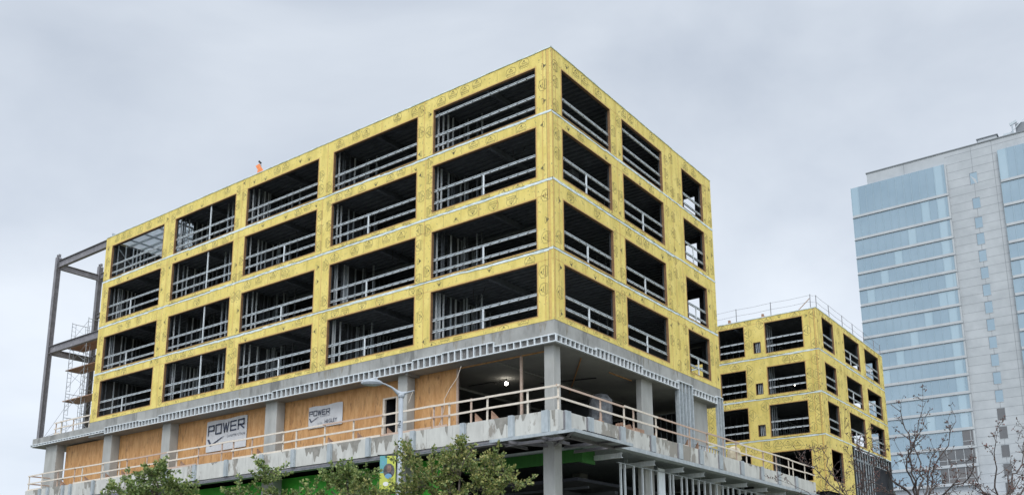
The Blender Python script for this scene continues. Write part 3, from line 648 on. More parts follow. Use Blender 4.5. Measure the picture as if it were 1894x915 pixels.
for z0, z1, sl, hd in rowsW:
    for F, a0, a1, wins in ((WL, -19.9, WX-.25, [(-18, -14), (-13, -10.5)]+wl), (WR, WY+.25, WYE, wr)):
        if F is WR and z0 < -1: wins = wins[:1]; a1 = 46.3
        xs = [a0]
        for q in wins: xs += list(q)
        xs.append(a1)
        for i in range(0, len(xs), 2):
            if F is WL and any(xs[i] < q[0] < xs[i+1] for q in sml) and z0 >= 0:
                F.box(mb, xs[i], -5.7, z0+.02, z1-.02, -.28, -.03, 'inner'); F.box(mb, -4.98, xs[i+1], z0+.02, z1-.02, -.28, -.03, 'inner')
            else: F.box(mb, xs[i], xs[i+1], z0+.02, z1-.02, -.28, -.03, 'inner')
        for q in wins: F.box(mb, q[0], q[1], z0+.02, sl, -.28, -.03, 'inner'); F.box(mb, q[0], q[1], hd, z1-.02, -.28, -.03, 'inner')
mb.build('inner_wall', wing)
mb = MB()
for z0, z1, sl, hd in rowsW:
    if z0 < -1: mb.box(-19.9, WX-.02, WYE-.25, WYE, z0, z1, 'inner'); continue
    mb.box(-19.9, -3.4, WYE-.25, WYE, z0, z1, 'inner'); mb.box(-.9, WX-.02, WYE-.25, WYE, z0, z1, 'inner'); mb.box(-3.4, -.9, WYE-.25, WYE, z0, sl+.2, 'inner'); mb.box(-3.4, -.9, WYE-.25, WYE, hd, z1, 'inner')
mb.box(-20, -19.9, WY, WYE, -4.7, 10.87, 'yellow'); mb.build('back_wall', wing)
for z0, z1, sl, hd in rowsW:
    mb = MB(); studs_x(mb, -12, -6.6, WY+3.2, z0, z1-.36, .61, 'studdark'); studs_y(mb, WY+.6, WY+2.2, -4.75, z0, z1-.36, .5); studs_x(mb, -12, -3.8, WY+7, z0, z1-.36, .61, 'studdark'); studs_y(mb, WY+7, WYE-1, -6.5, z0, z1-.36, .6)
    mb.box(-12, -6.6, WY+7.2, WY+7.3, z0, z1-.36, 'inner'); mb.build('stud_wall', wing)
mb = MB(); strip(mb, WL, -20, WX+.02, 10.89, .07, .03, 'flash', .6, .012); strip(mb, WR, WY, WYE, 10.89, .07, .03, 'flash', .6, .012)
mb.box(-20, WX, WY, WY+.25, 10.875, 10.92, 'flash'); mb.box(WX-.25, WX, WY+.25, WYE, 10.875, 10.92, 'flash'); mb.build('parapet_cap', wing)
mb = MB(); studs_y(mb, 46.6, 59.3, WX-.1, -1.1, -.06, .8, 'galvd', d=.07); studs_y(mb, 46.6, 53.2, WX-.1, -4.7, -1.15, .8, 'galvd', d=.07); mb.box(WX-.5, WX-.45, 46.5, 59.3, -4.7, -.2, 'dark'); mb.box(-6, -5.8, 46, 59, -4.7, -.2, 'dark')  # near-black sheet behind the studs stands in for shade
mb.box(-6, WX-.3, WY+.3, WYE, GZ, -4.72, 'dark'); studs_y(mb, 46.6, 53.2, WX-.1, -10, -4.72, .8, 'galvd', d=.07); mb.build('stud_wall', wing)

# ------------------------------------------------------------------ tower
tw = thing('office_tower', (8, 150, GZ), 'tall grey panelled office tower with bands of pale blue glass on the far right', 'tower')
TY = 140
Fz = [66.75, 60.3, 55.6, 51.75, 48.43]
while Fz[-1] > 6: Fz.append(Fz[-1]-3.285)
mb = MB(); mb.box(-19.66, 45, TY, 170, GZ, 69.2, 'towerw')
z = 68.2
while z > 0:
    mb.box(-5.2, 45, TY-.012, TY-.002, z, z+.045, 'joint'); z -= 1.64
for x in (-.55, 3.0, -12.6): mb.box(x-.03, x+.03, TY-.013, TY-.003, 2, 69.1, 'joint')
mb.box(-19.8, 45, TY-.15, TY+1, 69.2, 69.4, 'joint'); mb.build('panelled_wall', tw)
for bx0, bx1, F0 in ((-22.8, -5.0, Fz), (3.95, 24, Fz)):
    for i in range(len(F0)-1):
        zt, zb = F0[i], F0[i+1]
        g = MB(); g.box(bx0, bx1, TY-.6, TY+6 if bx0 < 0 else TY-.01, zb-.02, zb+.54, 'band'); g.box(bx0-.12, bx1+.12, TY-.72, TY-.6, zb-.03, zb+.03, 'joint')
        g.box(bx1-.28, bx1, TY-.62, TY-.02, zb+.54, zt-.03, 'band'); g.build('slab_band', tw)
        g = MB(); xs = bx0; k = 0; pw = 1.42
        low = zt < 16
        while xs < bx1-.35:
            xe = min(xs+pw, bx1-.3); r_ = (k*7+i*3) % 11; m_ = 'glass2' if (r_ == 0 or (11 <= k <= 11)) else 'glass'
            if low and (xs > -12 if zt < 13 else xs > -7.5) and bx0 < 0: m_ = 'glassd'  # broken reflections painted as darker panes on the low floors
            g.box(xs+.03, xe-.03, TY-.55, TY+.2 if bx0 < 0 else TY-.02, zb+.54, zt-.04, m_)
            mm = 'band' if m_ == 'glassd' else 'mull'
            g.box(xe-.04, xe+.04, TY-.62, TY-.5, zb+.54, zt-.04, mm)
            if m_ == 'glassd': g.box(xs+.04, xe-.04, TY-.60, TY-.551, zb+1.3, zb+1.38, 'band')
            xs = xe; k += 1
        g.box(bx0-.04, bx0+.04, TY-.62, TY-.5, zb+.54, zt-.04, 'mull')
        if bx0 < 0: g.box(bx0, bx0+.04, TY-.5, TY+6, zb+.54, zt-.04, 'glass')
        g.build('window_band', tw)
pz = [(63.8, 61.6), (58.75, 56.7), (54.9, 52.85)]+[(f, f-2.1) for f in Fz[3:]]
for i, (a, b) in enumerate(pz):
    if b < 2: continue
    g = MB(); dk = a < 19
    g.box(-1.15, .08, TY-.02, TY-.004, b, a, 'glassd' if dk else 'glass')
    g.box(-1.2, -1.15, TY-.05, TY-.004, b-.05, a+.05, 'joint'); g.box(-1.15, .08, TY-.05, TY-.004, a, a+.05, 'joint'); g.box(.08, .13, TY-.05, TY-.004, b-.05, a+.05, 'band'); g.box(-1.15, .08, TY-.05, TY-.004, b-.05, b, 'band')
    if i == 0: g.poly([(-1.1, TY-.03, 63.4), (-.2, TY-.03, 61.2), (.0, TY-.03, 61.3), (-.2, TY-.03, 62.4), (-.7, TY-.03, 62.9)], 'band')
    g.build('window', tw)
g = MB(); g.box(.5, 3.8, 142.5, 145, 69.2, 71.2, 'towerw'); g.box(.3, 4.0, 142.3, 145.2, 71.2, 71.35, 'joint'); g.build('roof_unit', tw)
g = MB(); g.box(7.0, 22, 143, 160, 69.2, 72.6, 'joint'); g.beam((5.2, 142, 69.6), (8.5, 143, 73.2), .15, .15, 'galvd'); g.box(5.0, 6.3, 141.5, 142.6, 69.3, 70.5, 'galvd')
g.tube([(6.6, 142, 69.2), (6.6, 142, 72.6)], .15, 'galvd'); g.beam((6.2, 142, 72.2), (7.4, 142, 72.6), .3, .5, 'galvd'); g.build('roof_plant', tw)
g = MB(); g.box(-24, -5, 133, 139.3, .9, 3.9, 'band'); g.box(-24, -5, 133.5, 139.3, GZ, .9, 'glassd')
for x in (-23.6, -20.4, -17.2, -15.9, -12.8, -9.6): g.box(x-.15, x+.15, 133.3, 133.6, GZ, .9, 'band')
g.box(-5, 45, 134, 139.9, -1, 3.4, 'towerw'); g.box(-4, 44, 133.9, 133.99, .4, 1.9, 'glassd'); g.build('low_annex', tw)

# ------------------------------------------------------------------ wooden guardrails
def guardrail(axis, plane, posts, a0, a1, z0, name_label, braces=(), end=None, hrail=1.15, group=None, mixed=True, zc=None, toe=True, gaps=()):
    zc = zc or (lambda a: 0)
    P = (lambda a, d, z: (a, plane-d, z)) if axis == 'x' else (lambda a, d, z: (plane+d, a, z))
    t = thing('guardrail', P(a0, 0, z0), name_label, 'guardrail', group)
    for i, a in enumerate(posts):
        mb = MB(); tl = rnd.uniform(-.02, .02); h = hrail+rnd.uniform(.0, .06)
        m_ = 'lumber2' if rnd.random() < (mixed if mixed is not True else .25) else 'lumber'
        mb.beam(P(a, -.045, z0+zc(a)), P(a+tl, -.045, z0+h+zc(a)), .09 if axis == 'x' else .05, .05 if axis == 'x' else .09, m_, up=(0, 1, 0)); mb.build('post', t)
    pts = sorted(posts); brk = [a0]+[p for i, p in enumerate(pts) if i % 2 == 1 and a0+.5 < p < a1-.5]+[a1]
    for zr in (hrail-.02, hrail*.5-.02):
        for k, (a, b) in enumerate(zip(brk[:-1], brk[1:])):
            if any(abs((a+b)/2-g_) < (b-a)/2 and zr > 99 for g_ in gaps): continue
            mb = MB(); j = rnd.uniform(-.025, .025); j2 = rnd.uniform(-.03, .03)
            m_ = 'lumber2' if rnd.random() < (mixed if mixed is not True else .18) else 'lumber'
            mb.beam(P(a-.08, .0 + .045*(k % 2), z0+zr+j+zc(a)), P(b+.08, .0 + .045*(k % 2), z0+zr+j2+zc(b)), .04, .095, m_); mb.build('rail', t)
    if toe:
        for k, (a, b) in enumerate(zip(brk[:-1], brk[1:])):
            if rnd.random() < .8:
                mb = MB(); mb.beam(P(a, .01, z0+.06), P(b-.1, .01, z0+.06), .04, .12, 'lumber' if rnd.random() < .7 else 'lumber2'); mb.build('toe_board', t)
    for a in braces:
        mb = MB(); q = [P(a+.05, -.08, z0+.02), P(a+.30, -.50, z0+.02), P(a+.05, -.08, z0+.46)]
        q2 = [tuple(Vector(p)+Vector((.03, .03, 0))) for p in q]
        mb.poly(q, 'brace'); mb.poly(q2[::-1], 'brace')
        for i in range(3): mb.poly([q[i], q[(i+1) % 3], q2[(i+1) % 3], q2[i]], 'brace')
        mb.build('brace', t)
    return t
LP = [-47.46, -45.53, -43.22, -40.88, -39.85, -37.12, -35.07, -34.15, -31.76, -29.32, -28.4, -26.11, -23.76, -22.63, -20.86, -18.04, -16.91, -14.57, -12.3, -10.14, -8.86, -6.57, -6.03, -5.54, -4.16, -3.16, -.77, .93]
gl = guardrail('x', -1.2, LP, -47.5, .98, -4.72, 'pale timber guardrail along the left balcony edge, in front of the plywood walls', braces=[-42.9, -39.6, -36.9, -34.9, -20.5, -14.4, -12.1, -9.9, -4.0, -3.0, -28.1])
mb = MB()
for zr in (1.13, .55): mb.beam((-47.46, -1.2, -4.72+zr), (-47.46, 3.2, -4.72+zr), .04, .095, 'lumber2')
mb.build('end_rail', gl)
RP = [2.53, 4.78, 5.74, 8.15, 12.17, 14.42, 16.74, 18.7]
guardrail('y', .92, RP, -1.2, 18.9, -4.72, 'weathered timber guardrail along the right balcony edge, running from the corner under the yellow frame', braces=[2.6, 4.8, 8.2, 11.9, 13.2], mixed=.75, toe=False)
guardrail('y', .92, [20.27, 23.13, 25.44, 27.84, 28.65, 31.13], 18.95, 33.0, -4.72, 'timber guardrail on the podium edge crossing in front of the smaller yellow wing', toe=False)
guardrail('x', .1, [-46.9, -46.1, -44.3, -42.0], -47.0, -41.9, -.3, 'short timber guardrail on the upper slab end at the foot of the scaffold', hrail=.95, toe=True)
# scraps of board along the right edge
for i, (y, ln, m_) in enumerate(((1.4, 1.3, 'brace'), (3.6, 2.6, 'lumber2'), (7.6, 1.6, 'lumber'), (9.3, 2.5, 'lumber'))):
    mb = MB(); mb.beam((.62, y, -4.68), (.85, y+ln, -4.68), .24, .04, m_)
    mb.build_thing('loose_board', (.7, y, -4.72), ['dark short board lying on the right balcony edge nearest the corner', 'weathered long board lying on the right balcony edge left of the wrapped bundle', 'pale plank lying on the balcony edge just before the right-hand column', 'longest pale plank on the balcony edge beyond the right-hand column'][i], 'board', 'loose boards on the balcony edge')
for i, (y, x, s) in enumerate(((5.2, .45, .55), (6.1, .4, .6), (7.0, .42, .5))):
    mb = MB(); z = -4.70
    mb.prism([(y-s, z), (y+s*.9, z), (y+s*.2, z+s*.8), (y-s*.8, z+s*.55)], 'x', x-.05, x+.02, 'brace') if i < 2 else mb.box(x-.2, x+.1, y-.4, y+.5, z, z+.35, 'brace')
    mb.build_thing('plywood_offcut', (x, y, -4.72), ['dark triangular plywood offcut left of the pair near the wrapped bundle', 'bigger dark plywood offcut right beside the first one on the balcony edge', 'low brown plywood box between the offcuts and the right-hand column'][i], 'plywood', 'plywood pieces behind the right guardrail')

# ------------------------------------------------------------------ things on the balcony
mb = MB(); pts = []; n = 14
for k, (z, r_) in enumerate(((-4.72, .62), (-4.2, .66), (-3.6, .60), (-3.0, .64), (-2.6, .58), (-2.35, .42), (-2.25, .12))):
    ring = [(-1.6+math.cos(2*math.pi*j/n)*r_*rnd.uniform(.85, 1.1), 6.6+math.sin(2*math.pi*j/n)*r_*1.15*rnd.uniform(.85, 1.1), z) for j in range(n)]; pts.append(ring)
for k in range(len(pts)-1):
    for j in range(n): mb.poly([pts[k][j], pts[k][(j+1) % n], pts[k+1][(j+1) % n], pts[k+1][j]], 'plastic')
mb.poly(pts[-1], 'plastic'); mb.build_thing('wrapped_bundle', (-1.6, 6.6, -4.72), 'tall bundle wrapped in grey plastic standing behind the right guardrail', 'bundle', smooth=False)
mb = MB(); pts = []
for k, (z, r_) in enumerate(((-4.72, .30), (-4.5, .42), (-4.15, .44), (-3.85, .36), (-3.7, .15))):
    pts.append([(.45+math.cos(2*math.pi*j/12)*r_*rnd.uniform(.85, 1.1), 19.3+math.sin(2*math.pi*j/12)*r_*1.3*rnd.uniform(.85, 1.1), z) for j in range(12)])
for k in range(len(pts)-1):
    for j in range(12): mb.poly([pts[k][j], pts[k][(j+1) % 12], pts[k+1][(j+1) % 12], pts[k+1][j]], 'sack')
mb.poly(pts[-1], 'sack'); mb.build_thing('rubble_sack', (.45, 19.3, -4.72), 'crumpled tan sack on the podium edge just past the corner of the big yellow frame', 'sack', smooth=True)
# work light
lt = thing('work_light', (-6.25, 4.35, -1.12), 'lit round bulb hanging under the concrete ceiling behind the guardrail', 'lamp')
M['bulb'] = emis('lit_bulb', (1, .93, .80), 28)
mb = MB()
for i in range(6):
    a0, a1 = math.pi*i/6-math.pi/2, math.pi*(i+1)/6-math.pi/2
    for j in range(10):
        b0, b1 = 2*math.pi*j/10, 2*math.pi*(j+1)/10; f = lambda a, b: (-6.25+.10*math.cos(a)*math.cos(b), 4.35+.10*math.cos(a)*math.sin(b), -1.42+.10*math.sin(a)); mb.poly([f(a0, b0), f(a0, b1), f(a1, b1), f(a1, b0)], 'bulb')
mb.build('bulb', lt, True)
mb = MB(); mb.tube([(-6.25, 4.35, -1.30), (-6.25, 4.35, -1.14)], .035, 'gapdark'); mb.tube([(-6.25, 4.35, -1.17), (-6.9, 4.5, -1.24), (-7.4, 4.4, -1.18), (-9, 4.4, -1.16)], .02, 'gapdark'); mb.tube([(-6.9, 4.5, -1.24), (-7.0, 4.3, -1.36), (-7.2, 4.4, -1.2)], .025, 'gapdark'); mb.build('cable', lt)
mb = MB(); mb.tube([(-4.9, -1.05, -1.75), (-5.15, -1.05, -2.3), (-5.6, -1.08, -2.8), (-5.95, -1.1, -3.3), (-5.9, -1.12, -3.7), (-6.05, -1.12, -4.2), (-6.3, -1.12, -4.66)], [.012, .014, .014, .014, .014, .014, .02], 'lumber')
mb.build_thing('bent_cord', (-6.3, -1.12, -4.7), 'thin pale bent cord rising from the timber guardrail beside the end of the plywood wall', 'cord')

# ------------------------------------------------------------------ banners
def signface(mb, tmpl, a, z, sc, y, m, sx_=1): 
    for p in tmpl: mb.poly([(a+x*sc*sx_, y, z+q*sc) for x, q in p], m)
def wobble(mb, x0, x1, z0, z1, y, m, n=10):
    import math as mm
    for i in range(n):
        for j in range(4):
            def pt(u, v): return (x0+(x1-x0)*u, y-.015*mm.sin(u*9+v*3)*(1-abs(2*v-1)*.4)-.015, z0+(z1-z0)*v+.03*mm.sin(u*mm.pi*3)*(v > .9))
            mb.poly([pt(i/n, j/4), pt((i+1)/n, j/4), pt((i+1)/n, (j+1)/4), pt(i/n, (j+1)/4)], m)
    mb.box(x0, x1, y+.004, y+.01, z0+.02, z1-.04, m)
def blocky(word, h, w_, gap, st):
    """squared technical capitals drawn with strokes"""
    G = {'P': [((0, 0), (0, 1)), ((0, 1), (1, 1)), ((1, 1), (1, .45)), ((1, .45), (0, .45))], 'O': [((0, 0), (0, 1)), ((0, 1), (1, 1)), ((1, 1), (1, 0)), ((1, 0), (0, 0))],
         'W': [((0, 1), (.25, 0)), ((.25, 0), (.5, .9)), ((.5, .9), (.75, 0)), ((.75, 0), (1, 1))], 'E': [((0, 0), (0, 1)), ((0, 1), (1, 1)), ((0, .5), (.9, .5)), ((0, 0), (1, 0))],
         'R': [((0, 0), (0, 1)), ((0, 1), (1, 1)), ((1, 1), (1, .45)), ((1, .45), (0, .45)), ((.35, .45), (1, 0))]}
    out_ = []; x = 0
    for ch in word:
        for a, b in G[ch]: out_.append(stroke((x+a[0]*w_, a[1]*h), (x+b[0]*w_, b[1]*h), st))
        x += w_+gap
    return out_
CHECK = [[(0, .95), (.16, .95), (.42, .28), (.30, 0)], [(.30, 0), (.42, .28), (1.3, .98), (1.62, 1.12)]]
s1 = thing('contractor_banner', (-26.4, .93, -3.45), 'large white banner toned grey reading POWER CONSTRUCTION on the plywood wall', 'banner')
mb = MB(); wobble(mb, -28.5, -24.33, -3.45, -1.42, .95, 'white'); mb.build('banner_sheet', s1)
mb = MB(); y = .90
for p in blocky('POWER', .58, .56, .22, .095): mb.poly([(-28.28+x, y, -2.33+z+.03*x/1) for x, z in p], 'navy')
for p in CHECK: mb.poly([(-28.35+x*1.12, y, -3.10+z*.52) for x, z in p], 'navy')
for p in text_tris('CONSTRUCTION', .235, 'LEFT'): mb.poly([(-26.30+x*1.02, y, -2.66+z) for x, z in p], 'navy')
mb.build('lettering', s1)
s2 = thing('contractor_banner', (-17, .93, -3.05), 'smaller white banner reading POWER CONSTRUCTION and HIGLEY on the plywood wall left of the doorway', 'banner')
mb = MB(); wobble(mb, -18.45, -15.55, -3.05, -1.76, .95, 'white'); mb.build('banner_sheet', s2)
mb = MB()
for p in blocky('POWER', .27, .27, .10, .045): mb.poly([(-18.35+x, y, -2.30+z) for x, z in p], 'navy')
for p in CHECK: mb.poly([(-18.38+x*.55, y, -2.70+z*.28) for x, z in p], 'navy')
for p in text_tris('CONSTRUCTION', .11, 'LEFT'): mb.poly([(-17.45+x, y, -2.44+z) for x, z in p], 'navy')
for p in text_tris('a m', .26, 'LEFT'): mb.poly([(-17.62+x, y, -2.86+z) for x, z in p], 'plate')
for p in text_tris('HIGLEY', .33, 'LEFT'): mb.poly([(-17.02+x*.98, y, -2.86+z) for x, z in p], 'navy')
mb.build('lettering', s2)

# ------------------------------------------------------------------ steel frame and scaffold at the left end
sf = thing('steel_frame', (-49.4, .2, -.3), 'dark primed steel column and beam bay standing off the left end of the yellow building', 'steel frame')
def ibeam(a, b, h, wd, name, vertical=False):
    mb = MB(); a = Vector(a); b = Vector(b); d = (b-a).normalized()
    if vertical:
        mb.box(a.x-wd/2, a.x+wd/2, a.y-h/2, a.y-h/2+.03, a.z, b.z, 'primer'); mb.box(a.x-wd/2, a.x+wd/2, a.y+h/2-.03, a.y+h/2, a.z, b.z, 'primer'); mb.box(a.x-.015, a.x+.015, a.y-h/2+.03, a.y+h/2-.03, a.z, b.z, 'primer')
    else:
        up = Vector((0, 0, 1))
        mb.beam(a+up*(h/2-.02), b+up*(h/2-.02), wd, .035, 'primer'); mb.beam(a-up*(h/2-.02), b-up*(h/2-.02), wd, .035, 'primer'); mb.beam(a, b, .025, h-.076, 'primer')
    return mb.build(name, sf)
ibeam((-49.4, .2, -.3), (-49.4, .2, 14.75), .36, .34, 'steel_column', True)
ibeam((-49.4, 3.7, -.3), (-49.4, 3.7, 15.0), .36, .34, 'steel_column', True)
for z in (14.12, 6.87):
    ibeam((-49.2, .2, z), (XE-.02, .2, z), .62, .26, 'steel_beam'); ibeam((-49.4, .42, z-.1), (-49.4, 3.5, z-.1), .5, .24, 'steel_beam'); ibeam((-49.2, 3.7, z), (XE-.02, 3.7, z), .5, .24, 'steel_beam')
ibeam((-49.4, 3.9, 14.0), (-49.4, 9, 14.0), .5, .24, 'steel_beam')
for z in (10.6,): ibeam((-49.2, 3.7, z), (XE-.02, 3.7, z), .4, .24, 'steel_beam')
for x, y, z in ((-49.4, .2, 14.75), (-49.4, 3.7, 15.0)):
    mb = MB(); mb.box(x-.15, x-.12, y-.1, y+.1, z, z+.28, 'primer'); mb.box(x+.12, x+.15, y-.1, y+.1, z, z+.28, 'primer'); mb.build('connection_lug', sf)
mb = MB(); mb.tube([(-49.2, .4, -.2), (-46.4, 2.2, 5.2)], .012, 'primer'); mb.tube([(-49.2, .4, -.2), (-44.8, 3, 1.8)], .012, 'primer'); mb.build('brace_cable', sf)

sc_ = thing('scaffold', (-47.2, 2.4, -.3), 'thin grey tubular scaffold tower with plank decks behind the steel frame at the left end', 'scaffold')
x0, x1, y0, y1 = -48.9, -46.4, 1.6, 3.0
lifts = [(-.3, 1.65), (1.65, 3.6), (3.6, 5.55), (5.55, 7.5), (7.5, 9.45)]
for zb, zt in lifts:
    for x in (x0, x1):
        mb = MB(); r_ = .026
        for y in (y0, y1): mb.tube([(x, y, zb), (x, y, zt)], r_, 'lampm', 6)
        mb.tube([(x, y0, zt-.1), (x, y1, zt-.1)], r_, 'lampm', 6); mb.tube([(x, y0+.3, zb+.1), (x, y0+.3, zt-.1)], .018, 'lampm', 5); mb.tube([(x, y1-.3, zb+.1), (x, y1-.3, zt-.1)], .018, 'lampm', 5)
        for k in range(5):
            z = zb+.15+k*.36; mb.tube([(x, y0, z), (x, y0+.3, z)], .014, 'lampm', 5); mb.tube([(x, y1-.3, z), (x, y1, z)], .014, 'lampm', 5)
        mb.build('scaffold_frame', sc_)
    for y in (y0, y1):
        mb = MB(); mb.tube([(x0, y, zb+.3), (x1, y, zt-.3)], .014, 'lampm', 5); mb.tube([(x0, y, zt-.3), (x1, y, zb+.3)], .014, 'lampm', 5); mb.build('cross_brace', sc_)
for z in (2.9, 5.45, 7.3):
    mb = MB()
    for k in range(4): mb.box(x0-.5, x1+3.2, y0+.02+k*.34, y0+.34+k*.34, z, z+.06, 'brace')
    mb.build('plank_deck', sc_)
# loading slabs between the scaffold and the building
mb = MB(); mb.box(-46.4, XE-.01, 3.2, 8, 10.35, 10.45, 'floor'); mb.box(-46.4, XE-.01, 3.2, 8, 6.9, 7.0, 'floor')
mb.build('deck_edge', sf)

# ------------------------------------------------------------------ roof safety line on the wing
rl = thing('roof_safety_line', (0, WY, 10.92), 'slender posts with two thin wires around the roof of the smaller yellow wing', 'safety line')
pp = [(-14, WY+.1), (-10.4, WY+.1), (-7.15, WY+.1), (-3.93, WY+.1), (-.42, WY+.1), (-.05, 39.7), (-.05, 43.1), (-.05, 46.8), (-.05, 50.0), (-.05, 53.5), (-.05, 57), (-.05, 59.2)]
for i, (x, y) in enumerate(pp):
    mb = MB(); r_ = .035; mb.tube([(x, y, 10.92), (x+rnd.uniform(-.04, .04), y, 12.1 if y > WY+.2 else 12.15)], r_, 'primer', 6); mb.box(x-.1, x+.1, y-.04, y+.1, 10.92, 10.94, 'primer'); mb.build('post', rl)
mb = MB(); mb.beam((-1.5, WY+.15, 10.95), (-.45, WY+.1, 11.8), .06, .06, 'lumber2'); mb.build('post_brace', rl)
for z in (12.08, 11.5):
    mb = MB(); pts = []
    for (x, y), (x2, y2) in zip(pp[:-1], pp[1:]): pts += [(x, y, z), ((x+x2)/2, (y+y2)/2, z-.05)]
    pts.append((*pp[-1], z)); mb.tube(pts, .012, 'primer', 4); mb.build('wire', rl)
for i, x in enumerate((-7.9, -4.75)):
    mb = MB(); mb.box(x-.1, x+.08, WY+.2, WY+.4, 10.92, 11.28, 'brace'); mb.prism([(x+.08, 10.92), (x+.34, 10.92), (x+.30, 11.0), (x+.08, 11.1)], 'y', WY+.22, WY+.38, 'brace')
    mb.build_thing('roof_block', (x, WY+.3, 10.92), ['dark anchor block on the roof edge of the smaller wing, left of the other', 'dark anchor block on the roof edge of the smaller wing, nearer its corner'][i], 'roof block', 'anchor blocks on the wing roof')

# ------------------------------------------------------------------ bits on the main roof
fl = thing('warning_flag', (-24.6, 1.0, 14.25), 'small orange flag with a dark tip on the roof edge of the big yellow building', 'flag')
mb = MB(); mb.tube([(-24.2, 1.0, 14.25), (-24.55, 1.0, 16.0)], .02, 'primer'); mb.build('flag_pole', fl)
mb = MB()
P8 = [(-24.40, 15.36), (-24.86, 15.30), (-24.80, 15.62), (-25.02, 15.86), (-24.70, 15.88), (-24.42, 15.72)]
P8 = [(-24.36, 15.05), (-24.86, 15.10), (-24.80, 15.52), (-25.05, 15.84), (-24.66, 15.90), (-24.5, 15.66), (-24.12, 15.16)]
mb.prism(P8, 'y', .97, 1.02, 'orange'); mb.build('flag_cloth', fl)
mb = MB(); mb.beam((-24.75, 1.0, 16.12), (-24.5, 1.0, 15.88), .05, .12, 'gapdark'); mb.build('flag_tip', fl)
mb = MB()
mb.box(-41.55, -41.35, .3, .5, 14.45, 14.62, 'galvd'); mb.box(-41.56, -41.50, .3, .5, 14.62, 14.95, 'galvd'); mb.box(-41.38, -41.32, .3, .5, 14.62, 14.86, 'galvd')
mb.build_thing('roof_bracket', (-41.45, .4, 14.45), 'small forked metal bracket at the far left roof corner of the big yellow building', 'bracket')
for i, x in enumerate((-39.2, -37.9, -36.6, -34.6)):
    mb = MB(); mb.tube([(x, .5, 14.45), (x, .5, 14.66)], .03, 'galvd'); mb.box(x-.06, x+.06, .44, .56, 14.66, 14.70, 'galvd')
    mb.build_thing('roof_stub', (x, .5, 14.45), ['first', 'second', 'third', 'fourth'][i]+' tiny metal stub from the left along the roof edge of the big yellow building', 'roof stub', 'stubs on the roof edge')

# ------------------------------------------------------------------ street lamp and its banner
lp = thing('street_lamp', (2.86, -13.11, GZ), 'grey street lamp with an oval head on a curved arm in front of the podium', 'street lamp')
bx, by = 2.86, -13.11
mb = MB(); mb.tube([(bx, by, GZ), (bx, by, GZ+.5), (bx, by, GZ+.6), (bx, by, -6.55)], [.12, .12, .085, .07], 'lampm', 14); mb.tube([(bx, by, GZ), (bx, by, GZ+.06)], .2, 'lampm', 14); mb.build('pole', lp, True)
dv = Vector((-.60, -.80, 0)).normalized(); dv = Vector((2.04-2.86, -13.95+13.11, 0)).normalized()
sdv = Vector((-dv.y, dv.x, 0)); B0 = Vector((bx, by, -6.45))
mb = MB()
def arm(pts, ws, hs):
    prev = None; n = 10; rings = []
    for (d_, z_), w_, h_ in zip(pts, ws, hs):
        c = B0+dv*d_+Vector((0, 0, z_)); ring = [tuple(c+sdv*(math.cos(2*math.pi*j/n)*w_)+Vector((0, 0, math.sin(2*math.pi*j/n)*h_))) for j in range(n)]; rings.append(ring)
    for a, b in zip(rings[:-1], rings[1:]):
        for j in range(n): mb.poly([a[j], a[(j+1) % n], b[(j+1) % n], b[j]], 'lampm')
    mb.poly(rings[0][::-1], 'lampm'); mb.poly(rings[-1], 'lampm')
arm([(-.42, .17), (-.2, .10), (0, .02), (.12, .08), (.3, .24), (.5, .34), (.68, .39)], [.015, .05, .09, .07, .05, .045, .05], [.015, .03, .10, .09, .04, .028, .03]); mb.build('arm', lp, True)
mb = MB(); arm([(-.11, -.02), (-.08, -.02), (0, -.02), (.08, -.02), (.11, -.02)], [.03, .085, .11, .085, .03], [.03, .085, .11, .085, .03]); mb.build('collar', lp, True)
mb = MB(); arm([(.62, .38), (.70, .39), (.85, .40), (1.05, .40), (1.22, .39), (1.30, .37)], [.05, .12, .18, .18, .11, .02], [.04, .085, .12, .12, .085, .03]); hd_ = mb.build('lamp_head', lp, True)
mb = MB(); arm([(.74, .33), (.8, .325), (.95, .315), (1.1, .325), (1.18, .335)], [.02, .09, .13, .09, .02], [.015, .02, .03, .02, .015])
mb.m = [0]*len(mb.m); mb.ms = ['lens']; mb.build('lens', hd_)
mb = MB(); mb.tube([tuple(B0+dv*.8+Vector((0, 0, .47))), tuple(B0+dv*.8+Vector((0, 0, .56)))], .03, 'lampm', 8); mb.build('photocell', hd_)
mb = MB(); mb.tube([tuple(B0+dv*-.38+Vector((0, 0, .16))), tuple(B0+dv*-.32+Vector((0, 0, -.0))), tuple(B0+dv*-.24+Vector((0, 0, -.25)))], .008, 'lumber', 5); mb.build('loose_wire', lp)
mb = MB(); c = B0+Vector((.02, -.075, -.95)); 
for a, b in (((-.05, .08), (.06, .08)), ((.06, .08), (-.05, -.06)), ((-.05, -.06), (.07, -.06)), ((-.08, -.1), (.05, -.12))):
    mb.beam(c+Vector((a[0], 0, a[1])), c+Vector((b[0], 0, b[1])), .004, .018, 'gapdark')
mb.build('pole_tag', lp)
mb = MB(); mb.tube([(bx, by, -8.42), (bx-.56, by-.44, -8.42)], .015, 'gapdark', 6); mb.tube([(bx, by, -9.62), (bx-.56, by-.44, -9.62)], .015, 'gapdark', 6); mb.build('banner_arm', lp)
bn = thing('lamp_post_banner', (bx-.3, by-.24, -9.6), 'teal and lime street banner with a round portrait hanging from the lamp post', 'banner')
o0 = Vector((bx-.10, by-.08, 0)); o1 = Vector((bx-.50, by-.39, 0)); dd = (o1-o0); nn = Vector((-dd.y, dd.x, 0)).normalized()
if nn.dot(CP-o0) < 0: nn = -nn
